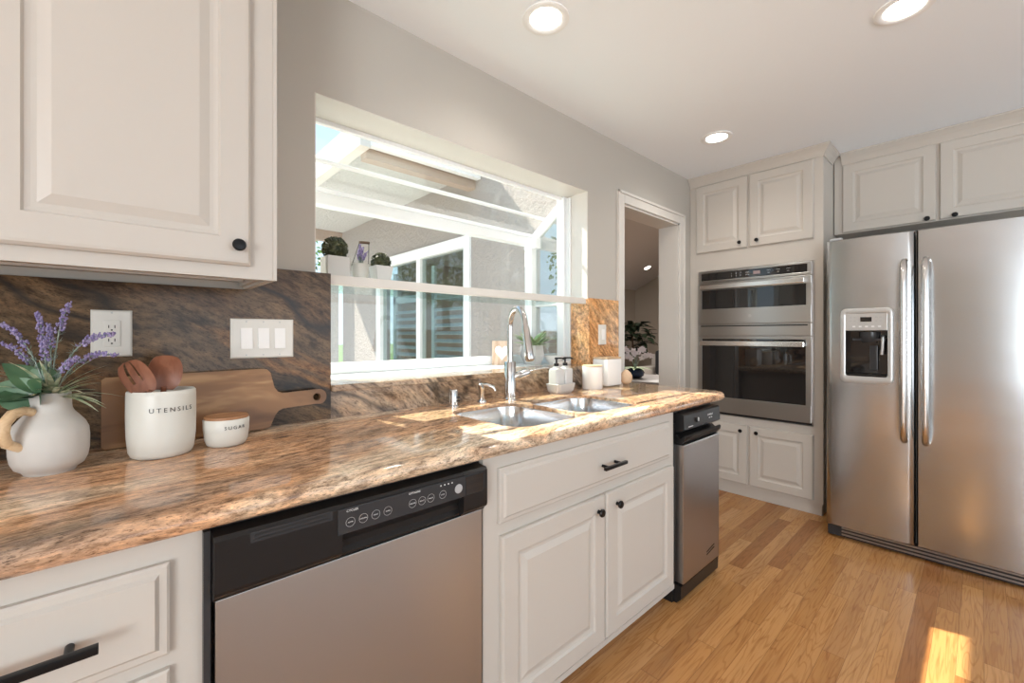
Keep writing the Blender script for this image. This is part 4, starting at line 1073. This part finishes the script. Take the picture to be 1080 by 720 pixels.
boxwood(MB(), (0.625, 1.70, SH + 0.130), 0.047, 900, 3).build('foliage', M_boxw, t)
t = thing('potted_boxwood', 'boxwood ball in a tapered grey pot, right of the shelf lavender', 'potted plant', (0.815, 1.70, SH))
m = MB(); rings = []
for q, z in [(0.026, 0), (0.027, 0.004), (0.037, 0.082), (0.033, 0.082), (0.032, 0.07)]:
    rings.append([(0.815 - q, 1.70 - q, SH + z), (0.815 + q, 1.70 - q, SH + z), (0.815 + q, 1.70 + q, SH + z), (0.815 - q, 1.70 + q, SH + z)])
m.loops(rings).build('pot', M_frost, t)
boxwood(MB(), (0.815, 1.70, SH + 0.100), 0.038, 700, 5).build('foliage', M_boxw, t)
t = thing('lavender_pail', 'small zinc pail of lavender with a roller handle on the window shelf', 'potted plant', (0.728, 1.705, SH))
MB().lathe([(0, 0), (0.026, 0), (0.027, 0.003), (0.034, 0.080), (0.036, 0.083), (0.032, 0.083), (0.031, 0.07), (0, 0.068)], (0.728, 1.705, SH), 24).build('pail', M_zinc, t, smooth=True)
m = MB(); rnd = random.Random(9); fl = MB()
for k in range(34):
    a = rnd.uniform(0, 2 * PI); s_ = rnd.uniform(0, 0.45)
    d_ = Vector((math.cos(a) * s_, math.sin(a) * s_, 1)).normalized(); b0 = Vector((0.728, 1.705, SH + 0.07)); Lk = rnd.uniform(0.05, 0.095); fl = MB()
    m.tube([b0, b0 + d_ * Lk], 0.0008, 4)
    for q in range(6):
        fl.ball(b0 + d_ * (Lk - q * 0.004) + Vector((rnd.gauss(0, .001), rnd.gauss(0, .001), 0)), 0.0030, 1)
    fl.build('flower', M_lav, t, smooth=True)
m.build('stem', M_lavg, t)
hA = Vector((0.728 + 0.035, 1.705, SH + 0.075)); hB = Vector((0.728 - 0.035, 1.705, SH + 0.075)); hT = Vector((0.728 + 0.0, 1.665, SH + 0.165))
wr = MB().tube([hA, hT + Vector((0.020, 0.004, 0))], 0.0012, 6).tube([hB, hT - Vector((0.020, 0.004, 0))], 0.0012, 6)
hw = wr.build('wire_handle', M_black, t)
MB().cyl(hT - Vector((0.022, 0.008, 0.003)), hT + Vector((0.022, 0.008, 0.003)), 0.0055, 12).build('roller_grip', M_bark, hw, smooth=True)

# ------------------------------------------------------------------ outside the garden window
struct('wall_patio', MB().box(2.45, 2.60, YW + WT, 3.237, -0.2, 3.6).box(2.45, 2.60, 5.20, 6.35, -0.2, 3.6).box(2.45, 2.60, 3.237, 5.20, 2.14, 3.6), M_stucco)
sd2 = thing('door_2', None, None, (2.45, 4.2, 0), kind='structure')
m = MB()
m.box(2.425, 2.52, 3.237, 3.33, -0.1, 2.14, 0.003); m.box(2.425, 2.52, 5.09, 5.20, -0.1, 2.14, 0.003)
m.box(2.425, 2.52, 3.33, 5.09, 2.03, 2.14, 0.003); m.box(2.425, 2.52, 3.33, 5.09, -0.1, 0.0, 0.003)
m.box(2.44, 2.52, 4.15, 4.23, 0.0, 2.03, 0.003)
struct('door_frame', m, M_white, sd2)
for a, b in ((3.33, 4.15), (4.23, 5.09)):
    pane('door_pane', (2.47, 2.476, a, b, 0.0, 2.03), M_patio, sd2)
def louvre(y0, y1, label):
    t = thing('louvered_shutter', label, 'shutter', (2.545, (y0 + y1) / 2, 0.0), 'shutters inside the patio sliding door')
    m = MB(); m.box(2.53, 2.56, y0, y0 + 0.06, 0.0, 1.95); m.box(2.53, 2.56, y1 - 0.06, y1, 0.0, 1.95); m.box(2.53, 2.56, y0, y1, 1.58, 1.66); m.box(2.53, 2.56, y0, y1, 0, 0.08)
    m.build('shutter_frame', M_shutter, t)
    m = MB()
    for k in range(17):
        z = 0.14 + k * 0.083
        m.prism([(2.522, z - 0.014), (2.526, z - 0.019), (2.566, z + 0.015), (2.562, z + 0.020)], lambda u, v, d: (u, d, v), y0 + 0.06, y1 - 0.06)
    m.build('slats', M_shutter, t)
louvre(3.42, 4.06, 'louvered shutter behind the nearer sliding door pane')
louvre(4.30, 4.94, 'louvered shutter behind the farther sliding door pane')
struct('wall_den', MB().box(2.60, 2.62, YW + WT, 3.24, -0.1, 3.0).box(2.60, 2.62, 5.2, 6.4, -0.1, 3.0).box(2.60, 2.62, 3.24, 5.2, 2.1, 3.0), M_taupe)
m = MB().box(2.30, 2.445, 6.50, 6.65, -0.15, 2.699)
tag(m.build('patio_post', M_stuccop, None, origin=(2.37, 6.32, -0.2)), 'pale post holding the far corner of the patio cover', 'post')
pc = thing('patio_cover', 'pale patio cover over the neighbouring wall, seen through the window roof', 'patio cover', (1.8, 4.5, 2.5))
box('roof_deck', (1.40, 2.449, 3.16, 6.8, 2.70, 2.76), M_stuccop, pc)
m = MB()
for y in (3.22, 6.40): m.box(1.40, 2.449, y - 0.05, y + 0.05, 2.55, 2.6995)
m.build('beam', M_beam, pc)
MB().box(1.32, 1.3995, 3.09, 6.8, 2.60, 2.82).build('gutter', M_trim, pc)
MB().box(1.40, 2.449, 3.09, 3.155, 2.62, 2.84, 0.006).build('fascia', M_white, pc)
rf = thing('roof_eave', 'white roof eave brackets above the stucco wall near the window', 'roof eave', (2.4, 2.4, 2.9))
box('soffit', (2.0, 2.449, YW + WT + 0.02, 2.70, 3.02, 3.08), M_white, rf)
for y in (1.95, 2.25, 2.55): MB().prism([(2.449, 2.72), (2.449, 2.80), (2.02, 3.02), (1.98, 3.02)], lambda u, v, d: (u, d, v), y, y + 0.05).build('bracket', M_white, rf)
struct('ground', (-12, 2.6, YW + WT, 30, -0.25, -0.15), M_conc)
struct('ground_garden', (-30, 40, 12, 60, -0.3, -0.145), M_grass)
fnc = MB()
for k in range(60): fnc.box(-9 + k * 0.2, -9 + k * 0.2 + 0.19, 11.0, 11.03, -0.2, 1.35)
tag(fnc.build('garden_fence', wood('fence_wood', (0.25, 0.14, 0.08), (0.36, 0.22, 0.13), (0.45, 0.3, 0.2)), None, origin=(-3, 11, -0.2)), 'brown board fence at the end of the garden', 'fence')
def tree(x, y, h, r, n, label, m, group, seed, trunk=0.12, size=0.28):
    t = thing('garden_tree', label, 'tree', (x, y, -0.2), group)
    MB().tube([(x, y, -0.2), (x + 0.1, y, h * 0.5), (x - 0.05, y + 0.1, h * 0.8)], [trunk, trunk * 0.8, trunk * 0.4], 10).build('trunk', M_bark, t, smooth=True)
    R_ = random.Random(seed); q = MB()
    for k in range(n):
        v = Vector((R_.gauss(0, 1), R_.gauss(0, 1), R_.gauss(0, 1))).normalized() * R_.uniform(0.3, 1) ** 0.6
        c = Vector((x + v.x * r, y + v.y * r, h * 0.72 + v.z * r * 0.85))
        d_ = Vector((R_.gauss(0, 1), R_.gauss(0, 1), R_.gauss(0, 1))).normalized()
        q.leaf(c, d_, (R_.gauss(0, 1), R_.gauss(0, 1), R_.gauss(0, 1)), size * R_.uniform(0.6, 1.2), size * 0.5, 0.3, 2)
    q.build('crown', m, t)
tree(1.75, 8.6, 1.9, 0.95, 1500, 'yellow green shrub seen beside the post through the window', M_treey, None, 1, 0.05, 0.12)
tree(2.3, 13.5, 4.6, 2.2, 2200, 'green tree behind the yellow green shrub', M_tree, None, 2, 0.14, 0.2)
tree(-3.5, 12.5, 5.5, 2.3, 2200, 'green garden tree mirrored in the sliding door, nearer one', M_tree, None, 3, 0.15, 0.22)
tree(-8.3, 8.5, 5.0, 2.2, 1800, 'green garden tree at the far left of the garden', M_tree, None, 4, 0.15, 0.22)
tree(-1.0, 18.5, 5.0, 2.0, 1800, 'green garden tree between the fence and the shrub', M_tree, None, 5, 0.15, 0.22)

# ------------------------------------------------------------------ room beyond the doorway
XD, YD = 8.0, 4.9
def zc_(y): return 2.13 + 0.46 * (YD - y)
struct('wall_den_back', MB().prism([(2.62, 0), (XD, 0), (XD, 2.13), (2.62, 2.13)], lambda u, v, d: (u, d, v), YD, YD + 0.1), M_taupe)
struct('wall_den_far', MB().prism([(YW, 0), (YD, 0), (YD, 2.13), (YW, zc_(YW))], lambda u, v, d: (d, u, v), XD, XD + 0.1), M_taupe)
struct('ceiling_den', MB().prism([(YW + WT, zc_(YW + WT)), (YD, 2.13), (YD, 2.23), (YW + WT, zc_(YW + WT) + 0.1)], lambda u, v, d: (d, u, v), 2.62, XD), M_denc)
struct('floor_den', (2.62, XD, YW + 0.001, YD, -0.1, 0), M_oak)
struct('wall_den_near', MB().box(4.25, XD, YW + 0.06, YW + WT, 0, 3.6).box(2.62, 4.25, YW + WT - 0.005, YW + WT, HC, 3.6), M_taupe)
t = thing('ceiling_light', 'small recessed light on the sloped ceiling beyond the doorway', 'ceiling light', (7.27, 4.2, zc_(4.2)))
def dl_(u, v, d):
    n_ = Vector((0, -0.46, -1)).normalized(); a = Vector((1, 0, 0)); b = n_.cross(a); return tuple(Vector((7.27, 4.2, zc_(4.2))) + a * u + b * v + n_ * d)
MB().prism([(0.075 * math.cos(i * PI / 12), 0.075 * math.sin(i * PI / 12)) for i in range(24)], dl_, 0.0, 0.006).build('trim_ring', M_white, t)
MB().prism([(0.055 * math.cos(i * PI / 12), 0.055 * math.sin(i * PI / 12)) for i in range(24)], dl_, 0.0062, 0.010).build('lens', M_lamp, t)
light('den_fill', 'AREA', (5.3, 2.6, 2.2), 75, (1.0, 0.93, 0.86), size=2.0).rotation_euler = (0, 0, 0)  # added fill lamp that brightens the den from below its ceiling
# fiddle leaf fig
fx, fy = 6.9, 4.28
t = thing('fiddle_leaf_fig', 'dark fiddle leaf fig standing in the room beyond the doorway', 'potted plant', (fx, fy, 0))
MB().lathe([(0, 0), (0.15, 0), (0.19, 0.30), (0.17, 0.30), (0.15, 0.26), (0, 0.26)], (fx, fy, 0), 24).build('pot', M_frost, t, smooth=True)
MB().tube([(fx, fy, 0.26), (fx + 0.03, fy, 0.8), (fx, fy + 0.02, 1.25)], [0.025, 0.02, 0.012], 8).build('trunk', M_bark, t, smooth=True)
m = MB(); R_ = random.Random(8)
for k in range(120):
    z = R_.uniform(0.86, 1.44); sp_ = 0.30 * math.sin(PI * min(1, max(0.1, (1.5 - z) / 0.68))) + 0.05
    a = R_.uniform(0, 2 * PI); rr_ = R_.uniform(0, sp_)
    m.leaf((fx + rr_ * math.cos(a), fy + rr_ * math.sin(a), z), (math.cos(a), math.sin(a), R_.uniform(-0.3, 0.6)), (0, 0, 1), 0.19, 0.13, 0.35, 4)
m.build('foliage', M_fid, t)
# sofa with black pillow
sf = thing('sofa', 'beige sofa in the room beyond the doorway', 'sofa', (6.6, 3.3, 0))
m = MB(); m.box(6.25, 7.1, 2.3, 3.95, 0.08, 0.40, 0.03); m.build('base', M_linen, sf, smooth=True)
MB().box(6.95, 7.2, 2.3, 3.95, 0.3, 0.86, 0.05).build('backrest', M_linen, sf, smooth=True)
MB().box(6.25, 7.1, 3.82, 4.0, 0.1, 0.66, 0.04).build('armrest', M_linen, sf, smooth=True)
MB().box(6.22, 6.95, 2.4, 3.8, 0.402, 0.52, 0.03).build('seat_cushion', M_linen, sf, smooth=True)
m = MB().box(6.70, 6.84, 3.28, 3.74, 0.525, 0.94, 0.05)
tag(m.build('throw_pillow', M_blackf, None, smooth=True, origin=(6.77, 3.5, 0.525)), 'black square pillow on the beige sofa', 'pillow')
# table with the orchid
tx, ty_ = 4.15, 2.30
t = thing('round_table', 'grey round table just beyond the doorway under the orchid', 'table', (tx, ty_, 0))
MB().lathe([(0, 0.715), (0.40, 0.715), (0.42, 0.722), (0.42, 0.742), (0.41, 0.75), (0, 0.75)], (tx, ty_, 0), 48).build('table_top', M_table, t, smooth=True)
MB().lathe([(0, 0), (0.26, 0), (0.25, 0.02), (0.05, 0.06), (0.045, 0.68), (0.12, 0.714), (0, 0.714)], (tx, ty_, 0), 28).build('pedestal', M_black, t, smooth=True)
ox, oy = 3.98, 2.44
t = thing('potted_orchid', 'white orchid in a dark blue bowl on the round table', 'potted plant', (ox, oy, 0.75))
MB().lathe([(0, 0), (0.045, 0), (0.085, 0.025), (0.095, 0.06), (0.075, 0.095), (0.065, 0.095), (0.07, 0.06), (0, 0.05)], (ox, oy, 0.75), 28).build('pot', M_navy, t, smooth=True)
m = MB(); R_ = random.Random(2)
for k in range(11):
    a = k * 2 * PI / 11 + 0.2; m.leaf((ox, oy, 0.83), (math.cos(a), math.sin(a), 0.7), (0, 0, 1), 0.16, 0.055, 0.6, 5)
m.build('leaves', M_fern, t)
m, q = MB(), MB()
for (sx, sy, sh_) in ((-0.17, 0.12, 0.26), (-0.05, 0.0, 0.22), (0.08, -0.05, 0.24), (0.14, -0.10, 0.17), (-0.12, 0.06, 0.16)):
    P = arc((ox, oy, 0.83), (ox + sx * 0.3, oy + sy * 0.3, 0.83 + sh_ * 1.1), (ox + sx, oy + sy, 0.83 + sh_ * 0.9), 8)
    m.tube(P, 0.004, 6)
    for k in range(4, 9):
        q = MB()
        for a in range(5):
            an = a * 2 * PI / 5 + k; c = P[k] + Vector((R_.gauss(0, .003), R_.gauss(0, .003), R_.gauss(0, .003)))
            q.leaf(c, Vector((-0.3, -0.3, 0)) + Vector((0.7 * math.cos(an), -0.7 * math.cos(an), math.sin(an))), (-0.7, -0.7, 0), 0.036, 0.028, 0.1, 3)
        q.build('flower', M_orc, t)
m.build('stem', M_lavg, t)
t = thing('dining_chair', 'dark framed chair tucked at the round table', 'chair', (4.75, 2.2, 0))
for a, b in ((4.58, 2.02), (4.58, 2.4), (4.96, 2.02), (4.96, 2.4)): MB().cyl((a, b, 0), (a, b, 0.45), 0.015, 8).build('leg', M_black, t)
box('seat', (4.55, 4.99, 1.99, 2.43, 0.45, 0.50), M_blackf, t, 0.015)
MB().tube([(4.97, 2.0, 0.5), (5.0, 2.0, 0.80), (5.0, 2.42, 0.80), (4.97, 2.42, 0.5)], 0.015, 8).build('backrest', M_black, t)
